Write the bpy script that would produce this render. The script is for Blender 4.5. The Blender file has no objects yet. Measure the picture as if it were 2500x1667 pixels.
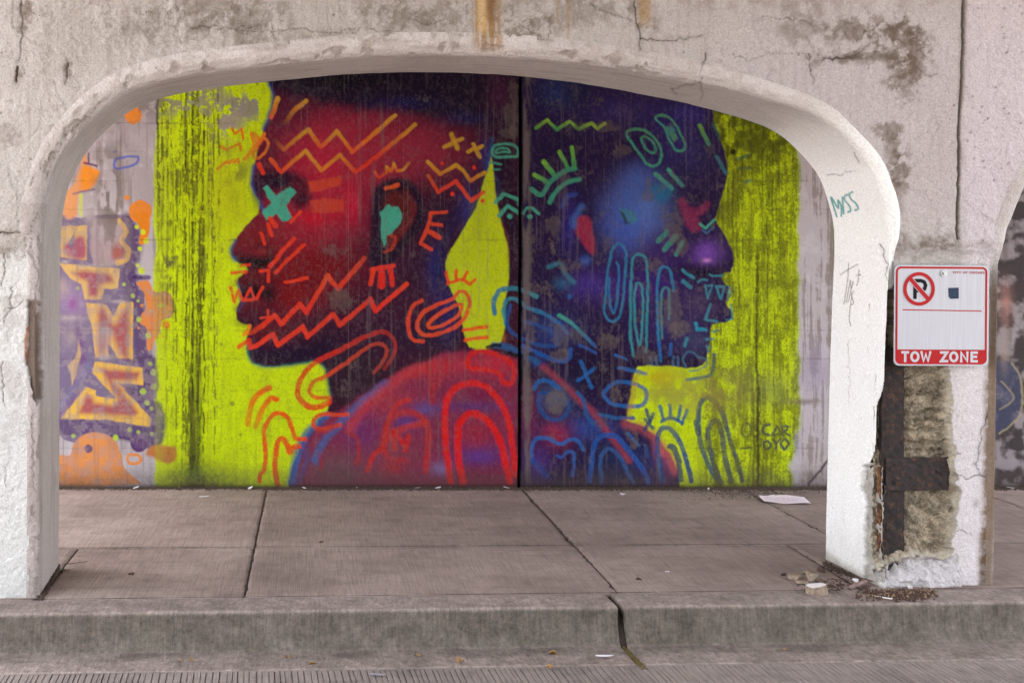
import bpy, bmesh, math, random
import numpy as np
from mathutils import Vector, Matrix

# ------------------------------------------------------------------ camera, sky, sun, exposure
scene = bpy.context.scene
FPX, VX, VY, CAMH = 3087.0, 765.0, 638.0, 1.62        # focal length / vanishing point in photo pixels, eye height
cam_data = bpy.data.cameras.new('camera')
cam = bpy.data.objects.new('camera', cam_data)
scene.collection.objects.link(cam)
cam.location = (0, 0, CAMH)
cam.rotation_euler = (math.radians(90), 0, 0)
cam_data.sensor_width = 36.0
cam_data.lens = 36.0 * FPX / 2500.0
cam_data.shift_x = (1250.0 - VX) / 2500.0
cam_data.shift_y = -(833.5 - VY) / 2500.0
cam_data.clip_start = 0.05
cam_data.clip_end = 3000.0
scene.camera = cam

SUN_EL, SUN_AZ = math.radians(52), math.radians(-12)   # sun stands behind the abutment, a little to the left
world = bpy.data.worlds.new('World')
scene.world = world
world.use_nodes = True
wn = world.node_tree
for n in list(wn.nodes):
    wn.nodes.remove(n)
sky = wn.nodes.new('ShaderNodeTexSky')
sky.sky_type = 'NISHITA'
sky.sun_disc = False
sky.sun_elevation = SUN_EL
sky.sun_rotation = SUN_AZ
sky.air_density = 1.0
sky.dust_density = 4.0
hs = wn.nodes.new('ShaderNodeHueSaturation')
hs.inputs['Saturation'].default_value = 0.30           # thin white cloud
bg = wn.nodes.new('ShaderNodeBackground')
bg.inputs['Strength'].default_value = 0.15
wo = wn.nodes.new('ShaderNodeOutputWorld')
wn.links.new(sky.outputs[0], hs.inputs['Color'])
wn.links.new(hs.outputs[0], bg.inputs['Color'])
wn.links.new(bg.outputs[0], wo.inputs['Surface'])

sun_data = bpy.data.lights.new('sun', 'SUN')
sun_data.energy = 3.0
sun_data.angle = math.radians(0.5)
sun_data.color = (1.0, 0.96, 0.90)
sun = bpy.data.objects.new('sun', sun_data)
scene.collection.objects.link(sun)
sd = Vector((math.sin(SUN_AZ) * math.cos(SUN_EL), math.cos(SUN_AZ) * math.cos(SUN_EL), math.sin(SUN_EL)))
sun.rotation_euler = (-sd).to_track_quat('-Z', 'Y').to_euler()
sun.location = (0, 0, 30)

scene.view_settings.view_transform = 'Standard'
scene.view_settings.look = 'None'
scene.view_settings.gamma = 1.0
scene.view_settings.use_curve_mapping = False
scene.view_settings.exposure = 3.9
scene.render.engine = 'CYCLES'
scene.cycles.max_bounces = 8
scene.cycles.diffuse_bounces = 6
scene.cycles.use_denoising = True
scene.render.filter_size = 1.15

# ------------------------------------------------------------------ helpers: objects
COL = scene.collection


def tag(o, label=None, cat=None, group=None, kind=None):
    if label: o['label'] = label
    if cat: o['category'] = cat
    if group: o['group'] = group
    if kind: o['kind'] = kind
    return o


def empty(name, loc, label=None, cat=None, group=None, kind=None):
    o = bpy.data.objects.new(name, None)
    COL.objects.link(o)
    o.location = loc
    o.empty_display_size = 0.1
    return tag(o, label, cat, group, kind)


def link(name, me, mat=None, parent=None, label=None, cat=None, group=None, kind=None):
    o = bpy.data.objects.new(name, me)
    COL.objects.link(o)
    if mat is not None and len(me.materials) == 0:
        me.materials.append(mat)
    if parent is not None:
        o.parent = parent
        p, off = parent, Vector((0, 0, 0))
        M = Matrix.Identity(4)
        chain = []
        while p is not None:
            chain.append(p); p = p.parent
        for p in reversed(chain):
            M = M @ (p.matrix_parent_inverse if p.parent else Matrix.Identity(4)) @ Matrix.LocRotScale(p.location, p.rotation_euler, p.scale)
        o.matrix_parent_inverse = M.inverted()
    return tag(o, label, cat, group, kind)


def fast_mesh(name, V, F, col=None, smooth=True):
    """mesh from numpy vertices (N,3) and faces (M,3|4); col (N,3) linear colours"""
    V = np.asarray(V, np.float32); F = np.asarray(F, np.int32)
    me = bpy.data.meshes.new(name)
    k = F.shape[1]
    me.vertices.add(len(V)); me.vertices.foreach_set('co', V.ravel())
    me.loops.add(F.size); me.loops.foreach_set('vertex_index', F.ravel())
    me.polygons.add(len(F))
    me.polygons.foreach_set('loop_start', np.arange(0, F.size, k, dtype=np.int32))
    me.polygons.foreach_set('loop_total', np.full(len(F), k, np.int32))
    me.polygons.foreach_set('use_smooth', np.full(len(F), smooth, bool))
    if col is not None:
        a = me.attributes.new('col', 'FLOAT_COLOR', 'POINT')
        c = np.ones((len(V), 4), np.float32); c[:, :3] = np.clip(col, 0.0, 0.95)
        a.data.foreach_set('color', c.ravel())
    me.update(calc_edges=True)
    me.validate(clean_customdata=False)
    return me


def grid_faces(h, w):
    i = np.arange(h * w).reshape(h, w)
    return np.stack([i[:-1, :-1], i[:-1, 1:], i[1:, 1:], i[1:, :-1]], -1)


def sub_mesh(name, V, F, col=None, smooth=True):
    """like fast_mesh with only the vertices that the faces use"""
    used, inv = np.unique(F, return_inverse=True)
    return fast_mesh(name, V[used], inv.reshape(F.shape), None if col is None else col[used], smooth)


def bm_mesh(name, bm, smooth=False):
    me = bpy.data.meshes.new(name)
    bm.to_mesh(me); bm.free()
    if smooth:
        for p in me.polygons: p.use_smooth = True
    return me

# ------------------------------------------------------------------ helpers: noise and paint
_rs = np.random.RandomState(7)
_TAB = _rs.rand(257, 257).astype(np.float32)
_TAB[256, :] = _TAB[0, :]; _TAB[:, 256] = _TAB[:, 0]


def vn(x, y, sx, sy=None, seed=0):
    """value noise 0..1 with cell size sx, sy"""
    sy = sx if sy is None else sy
    fx = np.asarray(x, np.float64) / sx + seed * 37.31 + 1000.0
    fy = np.asarray(y, np.float64) / sy + seed * 91.77 + 1000.0
    ix = np.floor(fx).astype(np.int64); iy = np.floor(fy).astype(np.int64)
    tx = fx - ix; ty = fy - iy
    tx = tx * tx * (3 - 2 * tx); ty = ty * ty * (3 - 2 * ty)
    ix &= 255; iy &= 255
    a = _TAB[iy, ix]; b = _TAB[iy, ix + 1]; c = _TAB[iy + 1, ix]; d = _TAB[iy + 1, ix + 1]
    return (a * (1 - tx) + b * tx) * (1 - ty) + (c * (1 - tx) + d * tx) * ty


def fbm(x, y, s, sy=None, seed=0, oct=4, gain=0.5):
    sy = s if sy is None else sy
    v = 0.0; a = 1.0; tot = 0.0
    for k in range(oct):
        v = v + a * vn(x, y, s / 2 ** k, sy / 2 ** k, seed + 3 * k)
        tot += a; a *= gain
    return v / tot


def sstep(a, b, x):
    t = np.clip((x - a) / (b - a), 0, 1)
    return t * t * (3 - 2 * t)


def lin(c):
    c = np.asarray(c, np.float64) / 255.0
    return np.where(c <= 0.04045, c / 12.92, ((c + 0.055) / 1.055) ** 2.4)


def catmull(pts, n=6, closed=False):
    P = np.asarray(pts, np.float64)
    if len(P) < 3: return P
    if closed: Q = np.vstack([P[-1], P, P[0], P[1]])
    else: Q = np.vstack([2 * P[0] - P[1], P, 2 * P[-1] - P[-2]])
    out = []
    t = np.linspace(0, 1, n, endpoint=False)[:, None]
    for i in range(1, len(Q) - 2):
        a, b, c, d = Q[i - 1], Q[i], Q[i + 1], Q[i + 2]
        out.append(0.5 * (2 * b + (c - a) * t + (2 * a - 5 * b + 4 * c - d) * t ** 2 + (3 * b - a - 3 * c + d) * t ** 3))
    out = np.vstack(out)
    if not closed: out = np.vstack([out, P[-1]])
    return out


class Painter:
    """spray paint, stains and cracks laid on a surface whose vertices have drawing coordinates X, Y"""
    def __init__(s, X, Y, base, scale=1.0):
        s.X = X.ravel(); s.Y = Y.ravel(); s.k = scale
        n = len(s.X)
        s.col = np.tile(lin(base) * scale, (n, 1))
        s.h = np.zeros(n)
        s.id = np.zeros(n, np.int8)
        s.wx = (fbm(s.X, s.Y, 14, seed=1, oct=2) - 0.5); s.wy = (fbm(s.X, s.Y, 14, seed=2, oct=2) - 0.5)
        s.grain = _rs.rand(n)
        s.grit = vn(s.X, s.Y, 5, seed=5) * 0.6 + 0.4 * s.grain

    def box(s, P, m):
        x0, y0 = P.min(0) - m; x1, y1 = P.max(0) + m
        return np.nonzero((s.X > x0) & (s.X < x1) & (s.Y > y0) & (s.Y < y1))[0]

    def dist(s, i, P, wob=0.0, want_t=False):
        x = s.X[i] + wob * s.wx[i] * 2; y = s.Y[i] + wob * s.wy[i] * 2
        best = np.full(len(i), 1e9); bt = np.zeros(len(i))
        L = np.hypot(*(P[1:] - P[:-1]).T); cum = np.concatenate([[0], np.cumsum(L)]); tot = max(cum[-1], 1e-6)
        for j in range(len(P) - 1):
            a, b = P[j], P[j + 1]; dx, dy = b - a; q = dx * dx + dy * dy
            if q < 1e-9: continue
            t = np.clip(((x - a[0]) * dx + (y - a[1]) * dy) / q, 0, 1)
            d = (x - a[0] - t * dx) ** 2 + (y - a[1] - t * dy) ** 2
            m = d < best
            best[m] = d[m]
            if want_t: bt[m] = (cum[j] + t[m] * L[j]) / tot
        return (np.sqrt(best), bt) if want_t else np.sqrt(best)

    def blend(s, i, a, c):
        a = a[:, None]
        s.col[i] = s.col[i] * (1 - a) + c * a

    def stroke(s, P, w, c, soft=2.0, op=0.92, closed=False, smooth=True, wob=2.0, c2=None, dep=0.0, fade=0.0, grit=0.25, taper=0.0):
        P = np.asarray(P, np.float64)
        if smooth: P = catmull(P, 6, closed)
        if closed: P = np.vstack([P, P[0]])
        i = s.box(P, w / 2 + soft + 4 + wob)
        if not len(i): return
        d, t = s.dist(i, P, wob, True)
        hw = w / 2 * (1 - taper * t)
        a = 1 - sstep(hw - soft, hw + soft, d)
        a = a * op * (1 - grit * (s.grit[i] > 0.72))
        if fade: a = a * (1 - fade * t)
        cc = lin(c) * s.k
        if c2 is not None: cc = cc[None] * (1 - t[:, None]) + (lin(c2) * s.k)[None] * t[:, None]
        s.blend(i, a, cc)
        if dep: s.h[i] += dep * (1 - sstep(0, hw + soft, d))

    def zig(s, P, w, C, **k):
        """straight-segment stroke with one colour per corner"""
        P = np.asarray(P, np.float64)
        soft = k.get('soft', 2.0); op = k.get('op', 0.92); wob = k.get('wob', 1.5)
        i = s.box(P, w / 2 + soft + 6)
        if not len(i): return
        x = s.X[i] + wob * s.wx[i] * 2; y = s.Y[i] + wob * s.wy[i] * 2
        best = np.full(len(i), 1e9); cc = np.zeros((len(i), 3))
        LC = [lin(c) * s.k for c in C]
        for j in range(len(P) - 1):
            a, b = P[j], P[j + 1]; dx, dy = b - a; q = dx * dx + dy * dy
            t = np.clip(((x - a[0]) * dx + (y - a[1]) * dy) / q, 0, 1)
            d = np.hypot(x - a[0] - t * dx, y - a[1] - t * dy)
            m = d < best; best[m] = d[m]
            cc[m] = LC[j] * (1 - t[m, None]) + LC[j + 1] * t[m, None]
        a = (1 - sstep(w / 2 - soft, w / 2 + soft, best)) * op * (1 - 0.25 * (s.grit[i] > 0.72))
        s.blend(i, a, cc)

    def inside(s, i, P, wob):
        x = s.X[i] + wob * s.wx[i] * 2; y = s.Y[i] + wob * s.wy[i] * 2
        ins = np.zeros(len(i), bool)
        n = len(P); j = n - 1
        for k in range(n):
            xi, yi = P[k]; xj, yj = P[j]
            if yi != yj:
                c = ((yi > y) != (yj > y)) & (x < (xj - xi) * (y - yi) / (yj - yi) + xi)
                ins ^= c
            j = k
        return ins

    def sd(s, i, P, wob=0.0):
        Pc = np.vstack([P, P[0]])
        d = s.dist(i, Pc, wob)
        return np.where(s.inside(i, P, wob), -d, d)

    def poly(s, P, c, soft=2.0, op=1.0, smooth=True, wob=2.0, rid=None, dep=0.0, grit=0.0):
        P = np.asarray(P, np.float64)
        if smooth: P = catmull(P, 4, True)
        i = s.box(P, soft + 4 + wob)
        if not len(i): return
        d = s.sd(i, P, wob)
        a = (1 - sstep(-soft, soft, d)) * op
        if grit: a = a * (1 - grit * (s.grit[i] > 0.7))
        s.blend(i, a, lin(c) * s.k)
        if rid is not None: s.id[i[d < 0]] = rid
        if dep: s.h[i] += dep * (1 - sstep(-soft, soft, d))

    def blob(s, x, y, rx, ry, c, op=0.9, p=1.6, tex=0.0, seed=0, rot=0.0, mul=False):
        dx = s.X - x; dy = s.Y - y
        i = np.nonzero((np.abs(dx) < 2.2 * max(rx, ry)) & (np.abs(dy) < 2.2 * max(rx, ry)))[0]
        if not len(i): return
        dx = dx[i]; dy = dy[i]
        cr, sr = math.cos(rot), math.sin(rot)
        r = np.sqrt(((dx * cr + dy * sr) / rx) ** 2 + ((-dx * sr + dy * cr) / ry) ** 2)
        a = np.exp(-(r ** 2) * p) * op
        if tex: a = np.clip(a * (1 - tex + 2 * tex * fbm(s.X[i], s.Y[i], 18, seed=seed, oct=3)), 0, 1)
        s.blend(i, a, lin(c) * s.k)

    def disc(s, x, y, rx, c, ry=None, soft=1.5, op=0.95, wob=1.5):
        ry = rx if ry is None else ry
        i = np.nonzero((np.abs(s.X - x) < rx + 6) & (np.abs(s.Y - y) < ry + 6))[0]
        if not len(i): return
        r = np.hypot((s.X[i] + wob * s.wx[i] * 2 - x) / rx, (s.Y[i] + wob * s.wy[i] * 2 - y) / ry)
        a = (1 - sstep(1 - soft / rx, 1 + soft / rx, r)) * op
        s.blend(i, a, lin(c) * s.k)

    def mask(s, a, c):
        """blend a whole-surface alpha"""
        i = np.nonzero(a > 0.004)[0]
        s.blend(i, np.clip(a[i], 0, 1), lin(c) * s.k)

    def crack(s, P, w=2.0, c=(84, 70, 60), dep=0.006, jag=9.0, op=0.9, seed=0, halo=0.0):
        P = np.asarray(P, np.float64)
        r = np.random.RandomState(seed + 11)
        Q = [P[0]]
        for a, b in zip(P[:-1], P[1:]):
            n = max(2, int(np.hypot(*(b - a)) / 9))
            for k in range(1, n + 1):
                q = a + (b - a) * k / n
                if k < n: q = q + r.uniform(-1, 1, 2) * jag * 0.5
                Q.append(q)
        Q = np.asarray(Q)
        if halo:
            s.stroke(Q, w * halo, c, soft=w * halo * 0.45, op=0.16, smooth=False, wob=4, grit=.6)
        s.stroke(Q, w * .8, c, soft=1.0, op=op * .95, smooth=False, wob=2.5, dep=dep, grit=0.35, taper=.5)

# ------------------------------------------------------------------ helpers: materials
def mat_new(name):
    m = bpy.data.materials.new(name)
    m.use_nodes = True
    nt = m.node_tree
    for n in list(nt.nodes): nt.nodes.remove(n)
    out = nt.nodes.new('ShaderNodeOutputMaterial')
    b = nt.nodes.new('ShaderNodeBsdfPrincipled')
    nt.links.new(b.outputs[0], out.inputs['Surface'])
    return m, nt, b


def noise_node(nt, scale, detail=4, rough=0.55, vec=None, dist=0.0):
    n = nt.nodes.new('ShaderNodeTexNoise')
    n.inputs['Scale'].default_value = scale
    n.inputs['Detail'].default_value = detail
    n.inputs['Roughness'].default_value = rough
    n.inputs['Distortion'].default_value = dist
    if vec is not None: nt.links.new(vec, n.inputs['Vector'])
    return n


def coords(nt, sc=(1, 1, 1), rot=(0, 0, 0)):
    t = nt.nodes.new('ShaderNodeTexCoord')
    mp = nt.nodes.new('ShaderNodeMapping')
    mp.inputs['Scale'].default_value = sc
    mp.inputs['Rotation'].default_value = rot
    nt.links.new(t.outputs['Object'], mp.inputs['Vector'])
    return mp.outputs[0]


def ramp(nt, fac, stops):
    r = nt.nodes.new('ShaderNodeValToRGB')
    el = r.color_ramp.elements
    while len(el) < len(stops): el.new(0.5)
    for e, (p, c) in zip(el, stops):
        e.position = p; e.color = (*c, 1)
    nt.links.new(fac, r.inputs['Fac'])
    return r.outputs['Color']


def mix(nt, mode, fac, a, b):
    n = nt.nodes.new('ShaderNodeMix')
    n.data_type = 'RGBA'; n.blend_type = mode
    if hasattr(fac, 'is_linked'): nt.links.new(fac, n.inputs[0])
    else: n.inputs[0].default_value = fac
    for v, k in ((a, 6), (b, 7)):
        if hasattr(v, 'is_linked'): nt.links.new(v, n.inputs[k])
        else: n.inputs[k].default_value = (*v, 1)
    return n.outputs[2]


def bump_chain(nt, b, items):
    prev = None
    for h, st, di in items:
        bp = nt.nodes.new('ShaderNodeBump')
        bp.inputs['Strength'].default_value = st
        bp.inputs['Distance'].default_value = di
        nt.links.new(h, bp.inputs['Height'])
        if prev is not None: nt.links.new(prev, bp.inputs['Normal'])
        prev = bp.outputs[0]
    nt.links.new(prev, b.inputs['Normal'])


def painted_mat(name, rough=0.85, grain=0.25, b1=0.5, b2=0.4, spec=0.3, s1=160, s2=28, d1=0.004, d2=0.012):
    """surface that carries its own colours in the attribute col, with fine grain and relief"""
    m, nt, b = mat_new(name)
    at = nt.nodes.new('ShaderNodeAttribute'); at.attribute_name = 'col'
    v = coords(nt)
    n1 = noise_node(nt, s1, 5, 0.6, v); n2 = noise_node(nt, s2, 4, 0.55, v)
    g = ramp(nt, n1.outputs['Fac'], [(0.25, (1 - grain,) * 3), (0.75, (1 + grain * 0.6,) * 3)])
    c = mix(nt, 'MULTIPLY', 1.0, at.outputs['Color'], g)
    nt.links.new(c, b.inputs['Base Color'])
    b.inputs['Roughness'].default_value = rough
    b.inputs['Specular IOR Level'].default_value = spec
    bump_chain(nt, b, [(n2.outputs['Fac'], b2, d2), (n1.outputs['Fac'], b1, d1)])
    return m


def flat_mat(name, rgb, rough=0.6, spec=0.4, metal=0.0, var=0.12, sc=40, bump=0.0, bd=0.003):
    m, nt, b = mat_new(name)
    v = coords(nt)
    n = noise_node(nt, sc, 4, 0.6, v)
    c = lin(rgb)
    col = ramp(nt, n.outputs['Fac'], [(0.3, tuple(c * (1 - var))), (0.7, tuple(np.clip(c * (1 + var), 0, 1)))])
    nt.links.new(col, b.inputs['Base Color'])
    b.inputs['Roughness'].default_value = rough
    b.inputs['Specular IOR Level'].default_value = spec
    b.inputs['Metallic'].default_value = metal
    if bump: bump_chain(nt, b, [(n.outputs['Fac'], bump, bd)])
    return m

# ------------------------------------------------------------------ the place: measured planes
WALL_Y = 9.06                                   # painted abutment wall
FA = math.radians(2.55)                         # the arcade and kerb run slightly askew to the wall
CA, SA = math.cos(FA), math.sin(FA)
FY0 = 6.140                                     # arcade front plane on the camera axis
THICK = 0.62                                    # arcade thickness
PERIOD = 4.76                                   # bay length


def arc_w(u, t, z):
    """arcade frame (along, depth, height) -> world"""
    return np.stack([u * CA - t * SA, FY0 + u * SA + t * CA, z + 0 * u], -1)


def arc_px(x, y, t=0.0):
    """point of the arcade at depth t seen at photo pixel x, y -> (u, z)"""
    kx = (np.asarray(x, float) - VX) / FPX
    d = (t + FY0 * CA) / (CA - kx * SA)
    X = kx * d
    return X * CA + (d - FY0) * SA, CAMH - (np.asarray(y, float) - VY) * d / FPX


def px_of(W):
    return VX + FPX * W[..., 0] / W[..., 1], VY - FPX * (W[..., 2] - CAMH) / W[..., 1]


def wall_xz(x, y):
    return (x - VX) * WALL_Y / FPX, CAMH - (y - VY) * WALL_Y / FPX


def gnd(x, y, z=0.0):
    """ground point at height z seen at photo pixel"""
    d = (CAMH - z) * FPX / (y - VY)
    return Vector(((x - VX) * d / FPX, d, z))


def axis(segs):
    """1-D coordinates from (start, stop, step) runs"""
    out = []
    for a, b, st in segs:
        n = max(1, int(round((b - a) / st)))
        out.append(np.linspace(a, b, n, endpoint=False))
    out.append([segs[-1][1]])
    return np.concatenate(out)
# ------------------------------------------------------------------ abutment wall with its mural
wx_ = axis([(-1900, -700, 60), (-700, 100, 9), (100, 2050, 1.95), (2050, 2380, 9), (2380, 2530, 3.0), (2530, 3300, 8), (3300, 4700, 60)])
wy_ = axis([(-480, 150, 30), (150, 1197, 1.95)])
GX, GY = np.meshgrid(wx_, wy_)
W = Painter(GX, GY, (188, 178, 181), 0.72)
X, Y = W.X, W.Y

ORI = {'z1': (130, 170), 'z2': (530, 170), 'z3': (930, 170), 'z4': (1330, 170),
       'b1': (130, 680), 'b2': (530, 680), 'b3': (930, 680), 'b4': (1330, 680), 'b5': (1700, 680)}
ZF = 3.016


def Z(o, pts):
    ox, oy = ORI[o]
    return [(ox + px / ZF, oy + py / ZF) for px, py in pts]


def st(o, pts, w, c, **k): W.stroke(Z(o, pts), w / ZF, c, **k)
def zg(o, pts, w, C, **k): W.zig(Z(o, pts), w / ZF, C, **k)
def pl(o, pts, c, **k): W.poly(Z(o, pts), c, **k)
def bl(o, x, y, rx, ry, c, **k): W.blob(ORI[o][0] + x / ZF, ORI[o][1] + y / ZF, rx / ZF, ry / ZF, c, **k)
def dc(o, x, y, r, c, ry=None, **k): W.disc(ORI[o][0] + x / ZF, ORI[o][1] + y / ZF, r / ZF, c, None if ry is None else ry / ZF, **k)


# bare concrete: mottling, form-board joints, brown runs
f1 = fbm(X, Y, 160, seed=21, oct=4); f2 = fbm(X, Y, 34, seed=22, oct=4); fs = fbm(X, Y, 10, 240, seed=23, oct=3)
W.mask(sstep(0.45, 0.75, f1) * 0.5, (150, 138, 138))
W.mask(sstep(0.55, 0.75, f2) * 0.45, (205, 196, 202))
W.mask(sstep(0.55, 0.78, fs) * 0.5 * sstep(0.35, 0.6, f1), (122, 104, 96))
W.mask((X > 2380) * (0.35 + 0.65 * sstep(0.35, 0.55, f2)) * sstep(2400, 2440, X) * 0.95, (60, 53, 52))

# yellow ground of the mural
YEL, OLV = (203, 226, 12), (158, 164, 30)
left_edge = 376 + 7 * (fbm(X, Y, 60, seed=31, oct=3) - 0.5) * 2 + 10 * sstep(420, 230, Y)
right_edge = 1950 + 10 * (fbm(X, Y, 40, seed=32, oct=3) - 0.5) * 2 - 20 * sstep(1040, 1160, Y)
ya = sstep(-3, 5, X - left_edge) * sstep(-8, 8, right_edge - X)
W.mask(ya, YEL)
W.id[(ya > 0.5)] = 1
W.mask(ya * sstep(0.5, 0.8, f1) * 0.35, (182, 200, 25))
W.mask(ya * sstep(1500, 1700, X) * 0.35, (176, 186, 28))

# ---- lettering at the left
PUR, DPU, GOLD, CRI, ORG = (108, 92, 128), (70, 36, 98), (232, 182, 52), (158, 40, 66), (226, 132, 36)
pl('b1', [(20, -480), (200, -440), (330, -470), (480, -473), (560, -438), (610, -368), (640, -278), (620, -198), (640, -138), (600, -78), (540, -20), (590, 80), (680, 90), (670, 180), (630, 260), (670, 340), (690, 430), (690, 560), (750, 600), (768, 700), (770, 800), (760, 890), (715, 880), (760, 930), (812, 1000), (800, 1100), (780, 1190), (720, 1250), (660, 1255), (600, 1240), (560, 1170), (440, 1150), (150, 1210), (80, 1180), (20, 1130)], PUR, soft=1.5, rid=4, smooth=False)
st('b1', [(540, -420), (600, -300), (590, -180), (560, -60), (580, 60), (620, 220), (640, 420), (650, 540)], 110, DPU, soft=10, op=0.9)
st('b1', [(700, 620), (710, 800), (640, 860), (600, 800)], 120, DPU, soft=6, op=0.95)
st('b1', [(740, 960), (760, 1060), (740, 1180), (600, 1140), (440, 1110), (250, 1090), (80, 1090)], 130, DPU, soft=6, op=0.95)
st('b1', [(560, 600), (640, 600)], 50, DPU, soft=4)
dc('b1', 632, 1215, 62, (84, 40, 104))
bl('b1', 150, 170, 150, 190, (158, 128, 170), op=0.85); bl('b1', 145, 185, 40, 60, (140, 40, 140), op=0.8); bl('b1', 70, 60, 50, 90, (190, 170, 150), op=0.6)
bl('b1', 130, 420, 130, 120, (150, 135, 140), op=0.8, tex=0.5)
st('b1', [(50, 1010), (150, 850), (215, 650), (205, 470), (180, 380)], 50, (104, 56, 122), soft=8)
st('b1', [(40, 960), (140, 830), (250, 640)], 40, (110, 120, 165), soft=10, op=0.6)
pl('b1', [(105, 640), (165, 580), (190, 455), (205, 560), (170, 700), (135, 790), (130, 690)], (205, 165, 105), smooth=False)
# glyphs, top to bottom
pl('z1', [(90, 920), (160, 830), (200, 700), (235, 610), (260, 700), (345, 760), (280, 880), (190, 920), (170, 1085), (75, 1085)], (214, 150, 100), soft=4)
pl('z1', [(215, 720), (300, 730), (340, 760), (270, 870), (212, 885)], (232, 142, 44), soft=4)
st('z1', [(262, 620), (255, 690), (230, 690), (320, 710)], 14, (90, 40, 90)); st('z1', [(205, 925), (205, 1070)], 28, (200, 205, 60), soft=3, op=0.8)
st('z1', [(150, 915), (300, 880)], 16, PUR, op=0.8)
pl('z1', [(55, 1155), (250, 1145), (245, 1405), (55, 1380)], (212, 172, 88), smooth=False); pl('z1', [(85, 1290), (220, 1230), (232, 1385), (110, 1375)], (160, 66, 90), soft=8)
pl('z1', [(105, 1290), (155, 1195), (145, 1315)], PUR, smooth=False)
pl('z1', [(285, 1130), (400, 1100), (520, 1130), (545, 1200), (500, 1260), (560, 1340), (550, 1400), (480, 1430), (295, 1425)], (172, 148, 150), soft=4)
pl('z1', [(440, 1290), (500, 1280), (530, 1340), (500, 1390), (440, 1390)], (168, 84, 70), soft=8)
st('z1', [(480, 1115), (538, 1190), (505, 1255), (552, 1335), (535, 1400), (475, 1425)], 36, GOLD)
pl('b1', [(40, -112), (490, -72), (480, 70), (372, 80), (362, 152), (230, 152), (205, 40), (125, 0)], (218, 176, 96), smooth=False)
pl('b1', [(140, -45), (380, -40), (440, 20), (345, 45), (325, 125), (262, 122), (245, 10)], (158, 70, 86), soft=9); bl('b1', 230, -20, 60, 40, (160, 40, 64), op=0.8)
pl('b1', [(238, 178), (390, 190), (440, 275), (500, 168), (585, 175), (580, 592), (480, 590), (400, 470), (412, 570), (308, 580), (296, 420)], (222, 176, 84), smooth=False)
st('b1', [(575, 180), (572, 590)], 26, (244, 188, 20), smooth=False)
pl('b1', [(330, 250), (375, 225), (450, 340), (510, 235), (556, 250), (550, 560), (498, 560), (425, 400), (385, 520), (340, 540)], CRI, soft=12, op=0.9); bl('b1', 370, 450, 50, 90, (190, 150, 150), op=0.7)
pl('b1', [(55, 1032), (240, 798), (318, 820), (310, 862), (462, 882), (286, 690), (310, 608), (662, 655), (662, 784), (480, 770), (722, 1030), (715, 1092), (400, 1040)], GOLD, smooth=False)
pl('b1', [(185, 990), (245, 845), (288, 868), (300, 912), (440, 935), (482, 890), (345, 660), (640, 690), (612, 748), (436, 750), (625, 985), (600, 1012)], CRI, soft=9, op=0.92, smooth=False)
bl('b1', 480, 820, 70, 60, (176, 104, 80), op=0.6)
# orange blots and dots
for o, x, y, r in (('z1', 590, 335, 66), ('z1', 642, 1045, 84), ('z1', 545, 945, 18), ('b1', 832, 340, 30), ('b1', 808, 427, 8), ('b1', 630, 360, 10), ('b1', 652, 198, 14)):
    dc(o, x, y, r, ORG)
pl('z1', [(590, 1060), (705, 1060), (705, 1190), (675, 1280), (628, 1275), (640, 1180)], ORG)
pl('b1', [(612, 30), (700, 20), (745, 95), (840, 95), (890, 180), (872, 280), (800, 310), (785, 400), (742, 462), (722, 525), (692, 520), (690, 370), (642, 330), (650, 262), (682, 225), (668, 110)], ORG, rid=4)
pl('b1', [(20, 1310), (120, 1300), (150, 1215), (220, 1150), (310, 1130), (400, 1150), (462, 1205), (502, 1300), (525, 1395), (615, 1480), (600, 1512), (20, 1515)], (224, 138, 52), rid=4, wob=1)
bl('b1', 200, 1480, 200, 120, (205, 128, 60), op=0.6)
dc('b1', 258, 1250, 31, (80, 55, 95)); st('b1', [(545, 1325), (570, 1295), (620, 1298), (645, 1330), (615, 1360), (565, 1360)], 22, ORG, closed=True)
pl('b1', [(680, 1290), (740, 1225), (830, 1230), (905, 1240), (900, 1330), (830, 1362), (740, 1320)], (190, 116, 62), soft=6)
for x, y, r in ((585, 125, 17), (627, 163, 11), (520, 42, 13), (630, 300, 20), (690, 915, 20), (725, 955, 16), (560, 1110, 17), (625, 1127, 14), (725, 1140, 14), (715, 625, 16), (150, 1157, 16), (795, 200, 18), (740, 690, 24), (740, 795, 22), (180, 70, 12), (700, 420, 22), (660, 830, 26), (720, 240, 10), (460, 1170, 22)):
    dc('b1', x, y, r, (176, 205, 52), op=0.85)
for x, y, r in ((660, 1195, 20), (685, 1260, 22), (640, 1320, 18), (620, 1440, 16), (650, 1480, 26), (615, 1160, 16)):
    dc('z1', x, y, r, (198, 214, 40), op=0.9)
st('b1', [(600, -10), (700, -5)], 34, DPU, soft=4)
st('z1', [(450, 715), (462, 665), (540, 645), (625, 645), (610, 690), (540, 720), (480, 730)], 17, (92, 100, 186), closed=True); st('z1', [(445, 610), (462, 600)], 18, (130, 125, 165))
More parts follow.
